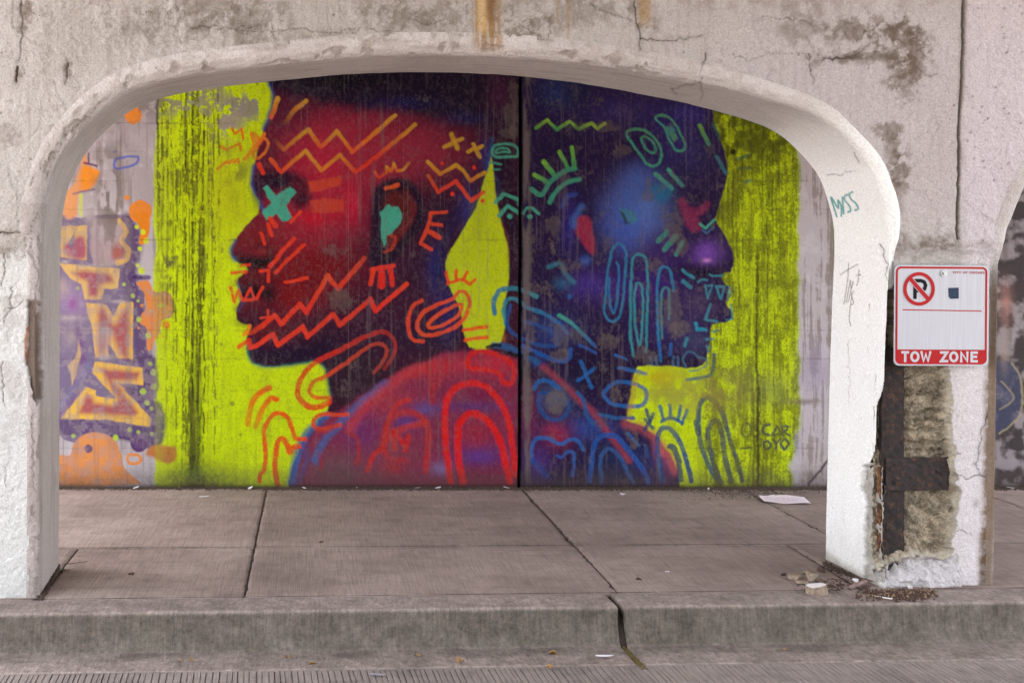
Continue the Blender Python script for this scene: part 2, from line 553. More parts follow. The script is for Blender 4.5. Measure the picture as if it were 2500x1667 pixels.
# flaked white-grey gaps in the lettering
for o, x, y, rx, ry in (('z1', 380, 1190, 120, 90), ('z1', 330, 1440, 130, 16), ('b1', 370, 580, 70, 18), ('b1', 120, 290, 90, 22), ('b1', 480, 170, 60, 16), ('z1', 90, 1415, 40, 14), ('z1', 260, 1090, 60, 60), ('b1', 380, 390, 60, 40)):
    bl(o, x, y, rx, ry, (176, 164, 164), op=1.0, tex=0.9, seed=int(x) % 17)
W.mask(((W.id == 4) & (X < 420)) * sstep(0.50, 0.60, fbm(X, Y, 16, seed=24, oct=5, gain=.65)) * 0.42, (160, 144, 146)); W.mask(((W.id == 4) & (X < 420)) * sstep(.55, .7, fs) * .35, (120, 106, 112))

# ---- the two dark portraits: one silhouette, a joint between them, a yellow drop at the napes
sil = Z('z2', [(362, -120), (370, 90), (410, 180), (416, 215), (392, 300), (370, 370), (342, 440), (318, 510), (292, 590), (285, 650), (275, 700), (255, 770), (250, 840), (266, 900), (300, 950), (316, 1000), (300, 1060), (255, 1105), (200, 1165), (150, 1230), (110, 1290), (99, 1340), (115, 1390), (160, 1425), (212, 1440), (228, 1470), (190, 1512), (155, 1545)])
sil += Z('b2', [(150, 20), (160, 60), (178, 110), (180, 150), (160, 185), (146, 215), (140, 262), (146, 305), (180, 330), (230, 345), (246, 366), (226, 400), (215, 450), (215, 510), (230, 570), (262, 620), (320, 645), (400, 651), (500, 640), (600, 625), (700, 608), (745, 615), (782, 640), (802, 690), (818, 760), (830, 850), (822, 920), (800, 1000), (740, 1060), (690, 1110), (640, 1180), (600, 1260), (570, 1330), (540, 1430), (525, 1560)])
sil += Z('b4', [(0, 1560), (990, 1560), (985, 1440), (950, 1350), (910, 1280), (860, 1220), (800, 1150), (740, 1100), (660, 1062), (600, 1050), (606, 1000), (612, 950), (630, 850), (642, 760), (660, 690), (682, 648), (760, 638), (900, 640), (1060, 660), (1160, 640), (1195, 590), (1202, 520), (1215, 460), (1221, 400), (1226, 345), (1262, 328), (1340, 318), (1390, 290), (1378, 235), (1346, 205), (1335, 170), (1352, 110), (1362, 70), (1322, 30), (1306, -10)])
sil += Z('z4', [(1322, 1500), (1368, 1490), (1386, 1440), (1390, 1380), (1370, 1310), (1340, 1250), (1310, 1200), (1280, 1150), (1258, 1100), (1266, 1055), (1290, 1000), (1302, 930), (1326, 870), (1341, 800), (1341, 720), (1330, 640), (1310, 560), (1280, 480), (1246, 400), (1240, 310), (1235, -100)])
SIL = np.asarray(sil)
W.poly(SIL, (66, 24, 44), soft=2.5, smooth=False, wob=2.5, rid=2)
isil = np.nonzero((X > 540) & (X < 1800))[0]
inS = np.zeros(len(X)); inS[isil] = (1 - sstep(-3, 3, W.sd(isil, SIL, 2.5)))
JX = 1272.0 - (Y - 200) * 0.004 + 3 * (fbm(0 * X, Y, 60, seed=33, oct=3) - .5)
R2 = inS * (X > JX)
W.id[(inS > 0.5) & (X > JX)] = 3
L1 = inS * (X <= JX)


def glow(o, x, y, rx, ry, c, op=0.8, p=1.3, m=None, tex=0.25, seed=0):
    ox, oy = ORI[o]
    i = np.nonzero((np.abs(X - ox - x / ZF) < 2.1 * rx / ZF) & (np.abs(Y - oy - y / ZF) < 2.1 * ry / ZF))[0]
    r2 = ((X[i] - ox - x / ZF) / (rx / ZF)) ** 2 + ((Y[i] - oy - y / ZF) / (ry / ZF)) ** 2
    a = np.exp(-r2 * p) * op * (m if m is not None else inS)[i]
    W.blend(i, np.clip(a * (1 - tex + 2 * tex * GTEX[i]), 0, 1), lin(c) * W.k)


GTEX = fbm(X, Y, 26, seed=40, oct=3)


# left head: reds
for o, x, y, rx, ry, c, op in (
    ('z2', 850, 620, 520, 330, (150, 30, 50), .95), ('z2', 760, 950, 380, 330, (156, 26, 48), .95), ('z2', 1150, 560, 420, 250, (140, 32, 52), .8),
    ('z3', 300, 620, 420, 240, (126, 34, 52), .85), ('z2', 620, 1180, 420, 260, (136, 28, 44), .8), ('z2', 300, 1250, 230, 170, (104, 26, 30), .9),
    ('z2', 700, 1450, 480, 200, (104, 16, 22), .95), ('b2', 620, 120, 420, 210, (106, 16, 20), .95), ('b2', 400, 400, 260, 120, (92, 20, 28), .85),
    ('z2', 740, 740, 160, 110, (160, 18, 42), .5), ('z2', 720, 1090, 170, 60, (172, 14, 34), .6), ('z2', 1000, 990, 60, 150, (176, 14, 46), .7), ('z2', 380, 640, 150, 140, (82, 26, 44), .7),
    ('z2', 480, 300, 160, 180, (86, 26, 48), .7)):
    glow(o, x, y, rx, ry, c, op, m=L1)
# hair band, jaw, nape and neck shade
hy = 170 + np.interp(X, [640, 715, 762, 830, 895, 960, 1043, 1110, 1180, 1275], [150, 205, 240, 285, 300, 310, 342, 405, 440, 500]) / ZF
W.mask(L1 * sstep(10, -26, Y - hy + 26 * (fbm(X, Y, 30, seed=51) - 0.5)) * 0.96, (36, 24, 48))
glow('z2', 900, 60, 500, 90, (20, 16, 26), .9, m=L1); glow('z2', 1350, 250, 300, 60, (28, 28, 90), .6, m=L1); glow('z3', 620, 360, 200, 60, (28, 30, 92), .6, m=L1)
glow('z3', 880, 200, 130, 220, (84, 34, 66), .75, m=L1); glow('z3', 900, 700, 130, 400, (44, 24, 52), .95, m=L1); glow('z3', 960, 1250, 110, 500, (44, 22, 48), .95, m=L1)
for o, x, y, rx, ry, c, op in (
    ('b2', 620, 560, 480, 110, (40, 22, 52), .98), ('b2', 900, 450, 380, 170, (48, 22, 48), .9), ('b2', 1100, 300, 330, 260, (62, 22, 48), .8), ('b2', 1050, 700, 330, 200, (52, 34, 46), .9),
    ('b2', 1400, 320, 250, 330, (66, 26, 52), .8), ('b3', 330, 420, 300, 130, (44, 30, 56), .9), ('z3', 300, 1450, 240, 200, (54, 26, 56), .85), ('z3', 430, 1100, 180, 220, (50, 26, 56), .8),
    ('z3', 400, 1500, 80, 260, (30, 40, 104), .7), ('b3', 490, 250, 90, 250, (32, 38, 98), .8), ('z3', 640, 1010, 90, 200, (32, 44, 112), .7), ('z3', 770, 640, 60, 160, (34, 44, 112), .7),
    ('z2', 450, 830, 210, 90, (44, 22, 46), .95), ('z2', 610, 950, 110, 70, (48, 20, 40), .85), ('z2', 300, 880, 60, 120, (48, 24, 52), .8), ('z2', 280, 1415, 140, 45, (30, 14, 24), .95), ('b2', 280, 90, 130, 60, (24, 14, 30), .95),
    ('b2', 385, 110, 50, 90, (38, 14, 28), .8), ('b2', 230, 250, 100, 60, (74, 26, 40), .7), ('z2', 300, 1520, 110, 40, (92, 26, 30), .8), ('z2', 330, 1335, 50, 35, (120, 32, 36), .8)):
    glow(o, x, y, rx, ry, c, op, m=L1)
# shoulder of the left figure
sh = Z('b2', [(525, 1560), (560, 1400), (640, 1200), (800, 1020), (960, 930), (1150, 800), (1300, 700), (1500, 630)]) + Z('b3', [(440, 545), (650, 525), (780, 520), (900, 560), (1010, 600), (1015, 1560)])
ish = np.nonzero(L1 > 0.01)[0]
SH = np.zeros(len(X)); SH[ish] = (1 - sstep(-12, 8, W.sd(ish, np.asarray(sh), 4))) * L1[ish]
W.mask(SH, (112, 36, 62))
for o, x, y, rx, ry, c, op in (
    ('b3', 300, 640, 420, 90, (160, 44, 50), .9), ('b3', 850, 620, 220, 100, (158, 34, 50), .9), ('b2', 1200, 900, 260, 120, (146, 46, 54), .75), ('b3', 330, 960, 130, 60, (86, 66, 120), .9), ('b3', 700, 940, 260, 50, (88, 48, 104), .85),
    ('b3', 730, 1300, 200, 90, (76, 48, 120), .95), ('b3', 440, 1400, 90, 60, (112, 96, 144), .85), ('b3', 780, 860, 160, 60, (106, 26, 60), .8), ('b2', 900, 1400, 330, 160, (98, 66, 74), .9), ('b3', 60, 1300, 260, 190, (110, 52, 66), .8),
    ('b2', 1060, 1120, 160, 160, (98, 40, 92), .8), ('b3', 180, 1060, 110, 60, (80, 50, 116), .8), ('b3', 780, 1450, 260, 70, (106, 30, 60), .8), ('b3', 700, 1150, 130, 130, (132, 32, 52), .8)):
    glow(o, x, y, rx, ry, c, op, m=SH)
# right head: blues and violets
W.mask(R2, (42, 26, 66))
for o, x, y, rx, ry, c, op in (
    ('z4', 560, 300, 420, 180, (52, 40, 92), .9), ('z4', 100, 160, 160, 150, (34, 52, 104), .8), ('z4', 230, 150, 120, 120, (30, 34, 70), .8), ('z4', 700, 1050, 230, 230, (76, 104, 160), .95), ('z4', 600, 1120, 200, 260, (56, 78, 156), .8), ('z4', 700, 800, 160, 130, (62, 84, 150), .75),
    ('z4', 1050, 620, 240, 220, (48, 44, 88), .85), ('z4', 1050, 330, 170, 100, (44, 40, 112), .8), ('z4', 950, 500, 220, 200, (46, 34, 110), .5), ('z4', 880, 1350, 160, 190, (62, 34, 96), .8), ('z4', 1200, 1360, 130, 110, (98, 56, 140), .95), ('z4', 1195, 1405, 36, 18, (190, 124, 186), .8),
    ('z4', 1310, 1440, 90, 90, (56, 36, 84), .85), ('z4', 1120, 1490, 200, 50, (30, 18, 44), .9), ('z4', 180, 1150, 90, 240, (40, 34, 110), .85), ('b4', 700, 60, 330, 160, (58, 32, 104), .85), ('b4', 330, 50, 200, 150, (62, 42, 122), .7), ('b4', 900, 330, 260, 180, (52, 40, 96), .7),
    ('b4', 1150, 180, 160, 130, (66, 50, 86), .85), ('b4', 1100, 460, 130, 120, (60, 60, 92), .8), ('b4', 400, 700, 300, 200, (34, 22, 52), .9), ('b4', 500, 900, 160, 160, (46, 30, 70), .8), ('b4', 300, 1100, 260, 110, (34, 60, 124), .85), ('b4', 700, 1350, 260, 150, (34, 44, 92), .8),
    ('b4', 80, 880, 150, 130, (60, 82, 120), .8), ('b4', 80, 1150, 130, 130, (128, 28, 52), .95), ('b3', 1080, 1000, 90, 300, (108, 34, 72), .85), ('b3', 1160, 1350, 140, 160, (72, 44, 108), .8), ('b4', 450, 1380, 180, 160, (34, 42, 76), .8), ('b4', 880, 1400, 90, 160, (84, 48, 92), .8),
    ('b4', 860, 1250, 60, 80, (186, 84, 84), .8), ('b4', 950, 1340, 50, 110, (176, 92, 76), .6), ('b3', 1280, 380, 200, 140, (36, 64, 124), .7), ('b3', 1080, 660, 60, 90, (16, 14, 22), .9), ('b3', 1150, 620, 80, 50, (52, 56, 110), .8)):
    glow(o, x, y, rx, ry, c, op, m=R2)
# blue rims sprayed round the outlines
for o, P, w, c, op in (('z2', [(370, 90), (412, 190), (392, 300), (342, 440)], 26, (30, 62, 128), .85), ('z2', [(270, 710), (252, 800), (268, 900), (318, 1000), (340, 1030)], 30, (38, 70, 136), .8), ('z2', [(130, 1260), (100, 1340), (130, 1400)], 28, (34, 82, 128), .85),
                       ('b2', [(150, 30), (170, 100), (185, 190), (150, 230)], 22, (38, 78, 130), .8), ('b2', [(222, 480), (240, 590), (310, 640), (420, 650), (600, 625), (700, 610)], 18, (22, 120, 110), .8), ('b2', [(770, 630), (805, 700), (825, 830), (825, 900)], 20, (24, 96, 96), .8),
                       ('b2', [(800, 1010), (690, 1110), (620, 1210), (575, 1350), (548, 1500)], 60, (42, 82, 138), .85), ('b2', [(1240, 770), (1100, 880), (1000, 970), (880, 1090), (780, 1210), (720, 1340)], 60, (46, 82, 134), .75), ('b2', [(640, 1220), (660, 1300), (640, 1400), (600, 1500)], 40, (70, 66, 120), .6)):
    st(o, P, w, c, soft=6, op=op)
st('b2', [(1500, 655), (1350, 735), (1190, 850), (1060, 975), (980, 1100)], 70, (164, 48, 52), soft=12, op=0.7)
# paint depth: the heads are rolled in two coats, richer than the ground
i_ = np.nonzero(inS > .01)[0]
W.col[i_] *= (1 + inS[i_] * (np.clip(.72 + 6.0 * W.col[i_].max(1), .74, 1.45) - 1))[:, None]
# yellow drop
drop = Z('z3', [(815, 640), (790, 720), (765, 790), (742, 870), (726, 940), (700, 1020), (650, 1100), (590, 1200), (540, 1290), (492, 1370), (472, 1430), (478, 1500)]) + Z('b3', [(486, 0), (500, 60), (528, 120), (560, 170), (590, 260), (600, 340), (610, 400), (622, 450), (650, 505), (700, 525), (790, 520), (832, 492), (880, 470), (905, 420), (916, 330), (902, 230), (925, 120), (936, 40)]) + Z('z3', [(945, 1400), (930, 1280), (905, 1200), (885, 1120), (870, 1050), (850, 960), (840, 860), (830, 760)])
W.poly(drop, (192, 206, 22), soft=2.5, smooth=False, wob=2, rid=1)
st('z3', [(820, 510), (800, 650), (770, 760)], 22, (34, 80, 140), soft=5, op=.7); st('z3', [(840, 780), (870, 860), (860, 960)], 20, (54, 70, 122), soft=6, op=.6); st('z3', [(890, 1130), (930, 1230), (940, 1420)], 12, (150, 60, 40), soft=4, op=.5)
bl('z3', 720, 1130, 60, 160, (160, 175, 30), op=0.5); bl('b3', 905, 440, 20, 40, (176, 96, 40), op=0.7)

for o, P, w, c, op in (('b2', [(150, 30), (230, 10), (330, 40), (370, 90)], 50, (92, 26, 32), .7), ('b2', [(190, 120), (270, 100), (370, 110)], 46, (20, 12, 24), .9), ('b2', [(160, 215), (230, 195), (330, 180)], 46, (98, 30, 38), .75), ('b2', [(170, 315), (250, 330), (330, 290)], 40, (36, 18, 36), .8),
                       ('z2', [(150, 1300), (210, 1230), (300, 1150)], 60, (122, 34, 36), .5), ('z2', [(190, 1420), (300, 1435), (390, 1400)], 50, (22, 12, 20), .85), ('z2', [(400, 1350), (360, 1290), (300, 1300)], 30, (52, 16, 24), .7), ('z2', [(330, 790), (450, 770), (590, 810), (650, 870)], 60, (34, 18, 36), .8), ('z2', [(560, 880), (650, 940), (600, 1010)], 50, (40, 18, 34), .7),
                       ('b2', [(290, 560), (450, 590), (650, 560), (800, 480)], 90, (34, 18, 42), .8), ('b2', [(860, 720), (900, 850), (960, 900)], 100, (44, 28, 40), .6), ('z3', [(560, 1050), (480, 1250), (420, 1400), (440, 1560)], 70, (30, 30, 78), .6),
                       ('z4', [(1290, 1040), (1240, 1010), (1130, 940)], 70, (36, 24, 58), .6), ('z4', [(1380, 1400), (1300, 1480), (1150, 1500)], 46, (26, 16, 40), .7), ('b4', [(1320, 60), (1250, 110), (1180, 190)], 60, (44, 30, 66), .5), ('b4', [(700, 600), (900, 600), (1100, 620)], 60, (26, 18, 40), .7), ('b4', [(600, 700), (570, 850), (560, 1000)], 90, (32, 20, 52), .6)):
    st(o, P, w, c, soft=14, op=op, grit=.1)
# ---- line work
RED, ORA, YO = (232, 60, 32), (226, 96, 38), (214, 158, 40)
TEA, LIM, BLU, NAV = (72, 168, 142), (150, 196, 52), (36, 94, 160), (28, 56, 112)
zg('z2', [(445, 215), (400, 350)], 36, [YO, ORA]); zg('z2', [(655, 235), (580, 290), (500, 390)], 34, [YO, (204, 130, 44), (120, 60, 44)])
zg('z2', [(430, 520), (490, 592), (670, 440), (765, 572), (885, 455), (995, 610), (1310, 340)], 29, [(120, 50, 44), (190, 100, 46), YO, (226, 86, 40), YO, (236, 90, 36), YO])
zg('z2', [(395, 660), (470, 757), (650, 600), (770, 742), (905, 630), (1020, 757), (1180, 640), (1460, 405)], 29, [ORA, RED, YO, (230, 130, 40), (214, 140, 40), RED, RED, YO])
for P, w in (([(110, 430), (130, 475), (180, 435), (195, 512)], 20), ([(20, 565), (70, 592), (160, 545), (175, 592)], 22), ([(5, 735), (70, 680), (90, 690), (115, 665), (125, 685), (155, 655), (160, 682)], 20)):
    st('z2', P, w, RED, smooth=False, op=.85)
st('z2', [(205, 660), (270, 560), (255, 470), (300, 520), (260, 620), (345, 480)], 30, (236, 110, 36), op=.85); st('z2', [(350, 470), (290, 560), (265, 640), (310, 650), (365, 590), (375, 530), (345, 500)], 22, (228, 120, 40), op=.85)
pl('z2', [(338, 880), (372, 856), (440, 932), (542, 858), (580, 908), (508, 1000), (545, 1085), (520, 1116), (478, 1116), (435, 1064), (360, 1112), (328, 1048), (398, 980)], TEA, smooth=False, wob=3)
pl('z2', [(665, 825), (800, 805), (920, 780), (910, 850), (800, 882), (690, 905)], (212, 72, 42), smooth=False, soft=4, op=.85, grit=.3); pl('z2', [(680, 965), (800, 952), (930, 960), (930, 1050), (700, 1056)], (206, 70, 44), smooth=False, soft=4, op=.85, grit=.3)
for o, P, w in (('z2', [(310, 700), (337, 762)], 32), ('z2', [(392, 1095), (432, 1152)], 36), ('z2', [(376, 1140), (402, 1222)], 30), ('z2', [(325, 1205), (350, 1282)], 24), ('z2', [(615, 1048), (540, 1127)], 26),
                ('z2', [(570, 1245), (490, 1320), (390, 1452)], 30), ('z2', [(642, 1290), (530, 1390), (430, 1497)], 28), ('z2', [(500, 1565), (662, 1535)], 24), ('z2', [(318, 1482), (380, 1480), (380, 1562)], 22), ('z2', [(170, 1447), (236, 1436)], 18), ('z2', [(108, 1496), (216, 1490)], 26),
                ('b2', [(100, 65), (130, 172), (155, 85), (190, 162), (290, 152), (335, 65)], 22), ('b2', [(205, 147), (243, 70), (277, 142)], 18), ('b2', [(320, 292), (375, 287), (375, 235)], 18)):
    st(o, P, w, RED, smooth=False)
st('b2', [(240, 350), (195, 412), (238, 402)], 26, (240, 124, 30), smooth=False)
# left ear
pl('z2', [(1150, 930), (1230, 845), (1330, 815), (1430, 850), (1490, 940), (1508, 1050), (1480, 1170), (1400, 1280), (1300, 1410), (1210, 1470), (1130, 1440), (1135, 1200)], (36, 18, 36), soft=10, op=.9)
pl('z2', [(1240, 930), (1330, 900), (1410, 950), (1440, 1050), (1400, 1160), (1330, 1270), (1265, 1340), (1225, 1290), (1215, 1100)], (92, 28, 30), soft=8)
st('z2', [(1180, 910), (1225, 855), (1320, 828), (1420, 855), (1480, 940), (1497, 1040), (1470, 1160), (1390, 1270), (1290, 1390), (1200, 1460)], 50, (38, 20, 42), soft=8); st('z2', [(1195, 900), (1172, 1050), (1185, 1200), (1150, 1410)], 70, (40, 22, 46), soft=12, op=.9)
st('z2', [(1390, 900), (1445, 1000), (1430, 1100), (1350, 1210)], 34, (122, 38, 40), soft=8, op=.7)
pl('z2', [(1235, 1010), (1260, 995), (1290, 1015), (1330, 1008), (1362, 1060), (1350, 1132), (1312, 1182), (1290, 1217), (1258, 1217), (1226, 1312), (1208, 1240), (1210, 1130), (1200, 1060)], TEA, smooth=False, wob=4)
st('z2', [(1245, 877), (1330, 850)], 32, (220, 90, 40)); st('z2', [(1280, 1220), (1312, 1245), (1290, 1310), (1235, 1345)], 26, (180, 60, 40), op=.8)
zg('z2', [(1165, 755), (1190, 797), (1250, 757), (1245, 715), (1282, 752), (1300, 690), (1322, 747), (1370, 742), (1412, 685)], 20, [ORA, RED, ORA, YO, ORA, YO, ORA, YO, (190, 110, 50)])
st('z2', [(1140, 1472), (1300, 1443)], 32, RED, smooth=False); st('z2', [(1152, 1470), (1130, 1580)], 34, RED, smooth=False); st('z2', [(1212, 1468), (1212, 1590)], 50, (230, 40, 26), smooth=False); st('z2', [(1275, 1450), (1290, 1580)], 38, (230, 44, 28), smooth=False)
zg('b2', [(250, 400), (330, 350), (425, 270), (475, 335), (610, 185), (657, 252), (815, -20), (890, 77), (1085, -150)], 35, [(190, 60, 36), RED, RED, RED, RED, (230, 40, 26), (220, 80, 42), RED, (200, 70, 42)])
zg('b2', [(160, 500), (235, 455), (242, 505), (290, 495), (410, 410), (450, 490), (630, 355), (665, 430), (855, 260), (905, 345), (1130, 150), (1165, 240), (1395, 40)], 35, [(236, 90, 30)] + [RED] * 7 + [(220, 60, 36)] * 3 + [(236, 44, 28), (236, 70, 36)])
# loops on the neck and chest
st('b2', [(825, 912), (740, 947), (660, 935), (600, 870), (600, 790), (640, 700), (720, 620), (900, 530), (1100, 425), (1230, 395), (1300, 450), (1305, 540), (1235, 665)], 44, (236, 48, 24), c2=(150, 44, 38), taper=0.35)
st('b2', [(825, 880), (720, 872), (680, 830), (710, 760), (800, 720), (950, 620), (1120, 500), (1210, 480), (1250, 530), (1210, 630), (1150, 690)], 32, (236, 70, 26), c2=(150, 60, 48), taper=0.2)
st('b2', [(385, 803), (300, 860), (250, 940), (228, 1070)], 42, (234, 50, 22), fade=.35, soft=3); st('b2', [(437, 892), (398, 882), (340, 950), (285, 1085)], 40, (234, 50, 22), fade=.35, soft=3)
st('b2', [(310, 1490), (320, 1440), (350, 1390), (357, 1250), (345, 1130), (380, 1040), (440, 990), (510, 1010), (550, 1090), (580, 1175), (650, 1182)], 34, (238, 56, 24)); st('b2', [(450, 1535), (430, 1420), (430, 1320), (450, 1200), (485, 1175), (520, 1230), (537, 1282), (560, 1240), (605, 1238)], 40, (236, 66, 26))
st('b2', [(965, 1000), (870, 1002), (780, 997), (720, 1030), (708, 1080), (770, 1107), (905, 1075)], 30, (220, 70, 34)); st('b2', [(740, 1110), (800, 1120), (870, 1080)], 40, (170, 50, 44), soft=6, op=.7)
st('b2', [(960, 1130), (1030, 1180), (1042, 1300), (1025, 1360)], 28, (168, 48, 46), soft=5, op=.8); st('b2', [(760, 1290), (770, 1400)], 26, (160, 40, 50), soft=6, op=.6)
st('b2', [(1415, 885), (1320, 930), (1262, 1040), (1242, 1200), (1150, 1300), (1110, 1410)], 34, (200, 46, 36), soft=4, op=.85)
st('b3', [(20, 1270), (30, 1120), (90, 1020), (190, 982), (290, 1010), (340, 1090), (347, 1200), (330, 1420)], 44, (188, 46, 38), soft=6, op=.8); st('b3', [(100, 1250), (90, 1140), (200, 1090), (322, 1062)], 44, (196, 56, 44), soft=6, op=.8)
st('b3', [(90, 1120), (170, 1215), (180, 1262), (203, 1160)], 36, (204, 34, 28), soft=4, op=.85); bl('b3', 90, 1390, 90, 60, (176, 40, 36), op=.6, tex=.4); st('b3', [(20, 1220), (60, 1320), (180, 1340)], 40, (180, 44, 40), soft=8, op=.6)
st('b3', [(510, 1490), (490, 1330), (475, 1180), (470, 1020), (490, 880), (560, 800), (680, 768), (790, 810), (880, 910), (940, 1050), (965, 1200), (980, 1330), (990, 1440)], 46, (222, 32, 24), soft=4); st('b3', [(602, 1495), (575, 1350), (565, 1200), (575, 1080), (640, 1000), (710, 1000), (800, 1060), (870, 1180), (910, 1320), (947, 1490)], 52, (222, 28, 22), soft=4)
for P, w in (([(350, 640), (370, 760), (380, 905)], 44), ([(480, 620), (440, 720), (400, 800)], 40), ([(270, 680), (260, 720)], 30)):
    st('b3', P, w, (176, 40, 42), soft=7, op=.7)
st('b3', [(640, 600), (680, 545), (780, 540), (900, 580), (970, 640), (982, 700), (950, 772), (900, 760), (870, 700), (780, 670), (680, 660), (630, 640)], 34, (214, 34, 26), closed=True, soft=4)
st('b3', [(305, 160), (240, 200), (200, 300), (210, 400), (240, 450), (312, 460)], 28, (222, 72, 40)); st('b3', [(540, 142), (580, 95), (630, 110), (652, 170), (630, 260), (570, 340), (470, 390), (380, 415), (300, 405), (270, 350), (300, 260), (400, 200), (525, 150)], 30, (226, 78, 40)); st('b3', [(582, 188), (500, 222), (390, 290), (345, 350), (400, 360), (500, 320), (570, 270), (597, 210)], 28, (226, 84, 42), closed=True)
st('b3', [(608, 382), (778, 354)], 27, (236, 76, 30), smooth=False); st('b3', [(622, 452), (780, 430)], 27, (236, 84, 30), smooth=False)
st('b3', [(490, 42), (560, 10), (620, 12), (655, 47), (692, 10)], 24, (236, 70, 30), smooth=False)
for P in ([(480, 1490), (496, 1562)], [(552, 1475), (556, 1548)], [(637, 1490), (604, 1548)]): st('z3', P, 25, (236, 70, 30), smooth=False)
for P, w in (([(520, 475), (562, 582)], 32), ([(597, 510), (465, 572)], 27), ([(680, 550), (727, 642)], 27), ([(747, 563), (640, 607)], 27)): st('z3', P, w, (210, 158, 44), smooth=False)
for x, y, r in ((450, 690, 13), (687, 720, 14), (525, 915, 16), (748, 968, 16)): dc('z3', x, y, r, RED)
zg('z3', [(345, 680), (435, 772), (550, 703), (600, 740), (660, 817), (765, 760)], 27, [YO, (214, 130, 42), YO, YO, (210, 120, 42), YO]); zg('z3', [(350, 780), (422, 902), (550, 820), (665, 967), (757, 900)], 28, [(190, 90, 50), RED, RED, (230, 80, 36), RED])
for P, w in (([(368, 1057), (482, 1050)], 24), ([(370, 1057), (340, 1170), (293, 1280), (372, 1322)], 26), ([(372, 1135), (447, 1146)], 24), ([(350, 1192), (432, 1236)], 34)): st('z3', P, w, (226, 72, 38), smooth=False)
# teal and blue marks
st('z3', [(815, 600), (840, 565), (900, 548), (980, 560), (1010, 590), (1000, 635), (960, 640), (900, 645), (850, 645), (820, 620)], 19, TEA, closed=True); st('z3', [(840, 600), (880, 580), (940, 590), (945, 612), (900, 606), (850, 614)], 15, TEA, closed=True)
for P, w in (([(803, 688), (884, 696)], 15), ([(828, 730), (872, 737)], 13), ([(845, 977), (905, 915), (1015, 960), (1018, 992)], 27), ([(868, 1077), (935, 1005), (1022, 1060)], 27), ([(1075, 1022), (1110, 1020), (1162, 1062)], 23), ([(1050, 1060), (1075, 1020)], 18)): st('z3', P, w, TEA, smooth=False)
dc('z3', 948, 1083, 20, TEA); dc('z3', 1097, 1085, 19, TEA)
zg('z4', [(-65, 432), (20, 375), (85, 442), (185, 385), (250, 437), (345, 395), (390, 437), (442, 400)], 25, [(90, 160, 60), LIM, (60, 160, 90), LIM, (80, 170, 70), (170, 205, 45), (150, 180, 50), (180, 205, 40)])
st('z3', [(1105, 880), (1180, 922), (1240, 840), (1290, 790), (1370, 740), (1432, 730)], 34, (64, 152, 122))
for P, w in (([(1130, 775), (1222, 827)], 34), ([(1200, 680), (1272, 772)], 34), ([(1315, 605), (1372, 717)], 28), ([(1405, 575), (1427, 722)], 30)): zg('z3', P, w, [(126, 190, 56), (76, 158, 100)])
st('z3', [(1240, 982), (1290, 900), (1370, 830), (1462, 805)], 33, (66, 158, 128))
pl('z4', [(250, 1080), (330, 1090), (350, 1180), (370, 1290), (365, 1360), (320, 1340), (260, 1250), (222, 1180)], (152, 44, 74), soft=5); st('z4', [(275, 1010), (225, 1080), (210, 1150)], 42, (66, 104, 178), soft=8, op=.85); st('z4', [(125, 1010), (165, 935), (230, 918)], 22, (52, 84, 168), soft=6, op=.8); bl('z4', 300, 1405, 50, 45, (46, 92, 178), op=.9); st('z4', [(330, 1080), (320, 980)], 30, (34, 24, 70), soft=8, op=.7)
st('z4', [(28, 1452), (118, 1430), (150, 1500), (212, 1570)], 30, (56, 128, 150), soft=5, op=.8); bl('b4', 130, 40, 80, 60, (50, 110, 150), op=.6, tex=.3); bl('b4', 185, 130, 22, 22, (30, 100, 180), op=.9)
G1 = (84, 160, 112)
for P, w in (([(605, 470), (660, 440), (740, 450), (810, 510), (855, 590), (850, 670), (810, 710), (750, 690), (690, 610), (640, 540)], 19), ([(710, 510), (740, 495), (790, 530), (815, 590), (790, 615), (740, 580)], 17), ([(820, 360), (850, 335), (920, 355), (970, 420), (1010, 500), (1035, 560), (1010, 600), (960, 590), (920, 520), (880, 430)], 17)):
    st('z4', P, w, G1, c2=(70, 160, 140), closed=True, op=.85, grit=.5)
st('z4', [(900, 430), (955, 520), (930, 430), (972, 510)], 20, G1, op=.8, grit=.5); bl('z4', 935, 440, 40, 30, (60, 140, 150), op=.6)
zg('z4', [(1140, 412), (1207, 550)], 30, [(110, 170, 60), (80, 140, 110)]); zg('z4', [(910, 738), (1012, 852)], 30, [TEA, (70, 130, 130)]); pl('z4', [(770, 850), (940, 870), (890, 975), (830, 970)], (40, 112, 152), soft=10, op=.75); zg('z4', [(815, 768), (932, 872)], 34, [(80, 160, 130), (60, 140, 140)])
st('z4', [(1262, 640), (1332, 762)], 26, (60, 126, 134), op=.7); st('z4', [(1245, 400), (1292, 500)], 28, (54, 110, 90), soft=6, op=.7)
for P in ([(1420, 664), (1512, 628)], [(1440, 730), (1512, 724)], [(1470, 832), (1512, 814)]): st('z4', P, 24, (56, 132, 116), smooth=False, op=.8, grit=.4)
pl('z4', [(980, 960), (1030, 940), (1062, 1012), (1120, 1020), (1188, 970), (1222, 980), (1190, 1040), (1130, 1080), (1152, 1182), (1090, 1200), (1040, 1150), (1000, 1060)], (136, 44, 82), soft=7, smooth=False, op=.85, grit=.4)
st('z4', [(1145, 1135), (1180, 1166), (1252, 1108)], 19, TEA, smooth=False); st('z4', [(1160, 1180), (1190, 1205), (1245, 1160)], 17, (60, 110, 150), smooth=False, op=.7)
for P, w in (([(838, 1262), (902, 1190)], 36), ([(883, 1322), (962, 1230)], 40), ([(968, 1362), (1017, 1263)], 32)): st('z4', P, w, (64, 136, 122), smooth=False, grit=.45)
AQ = (46, 122, 162)
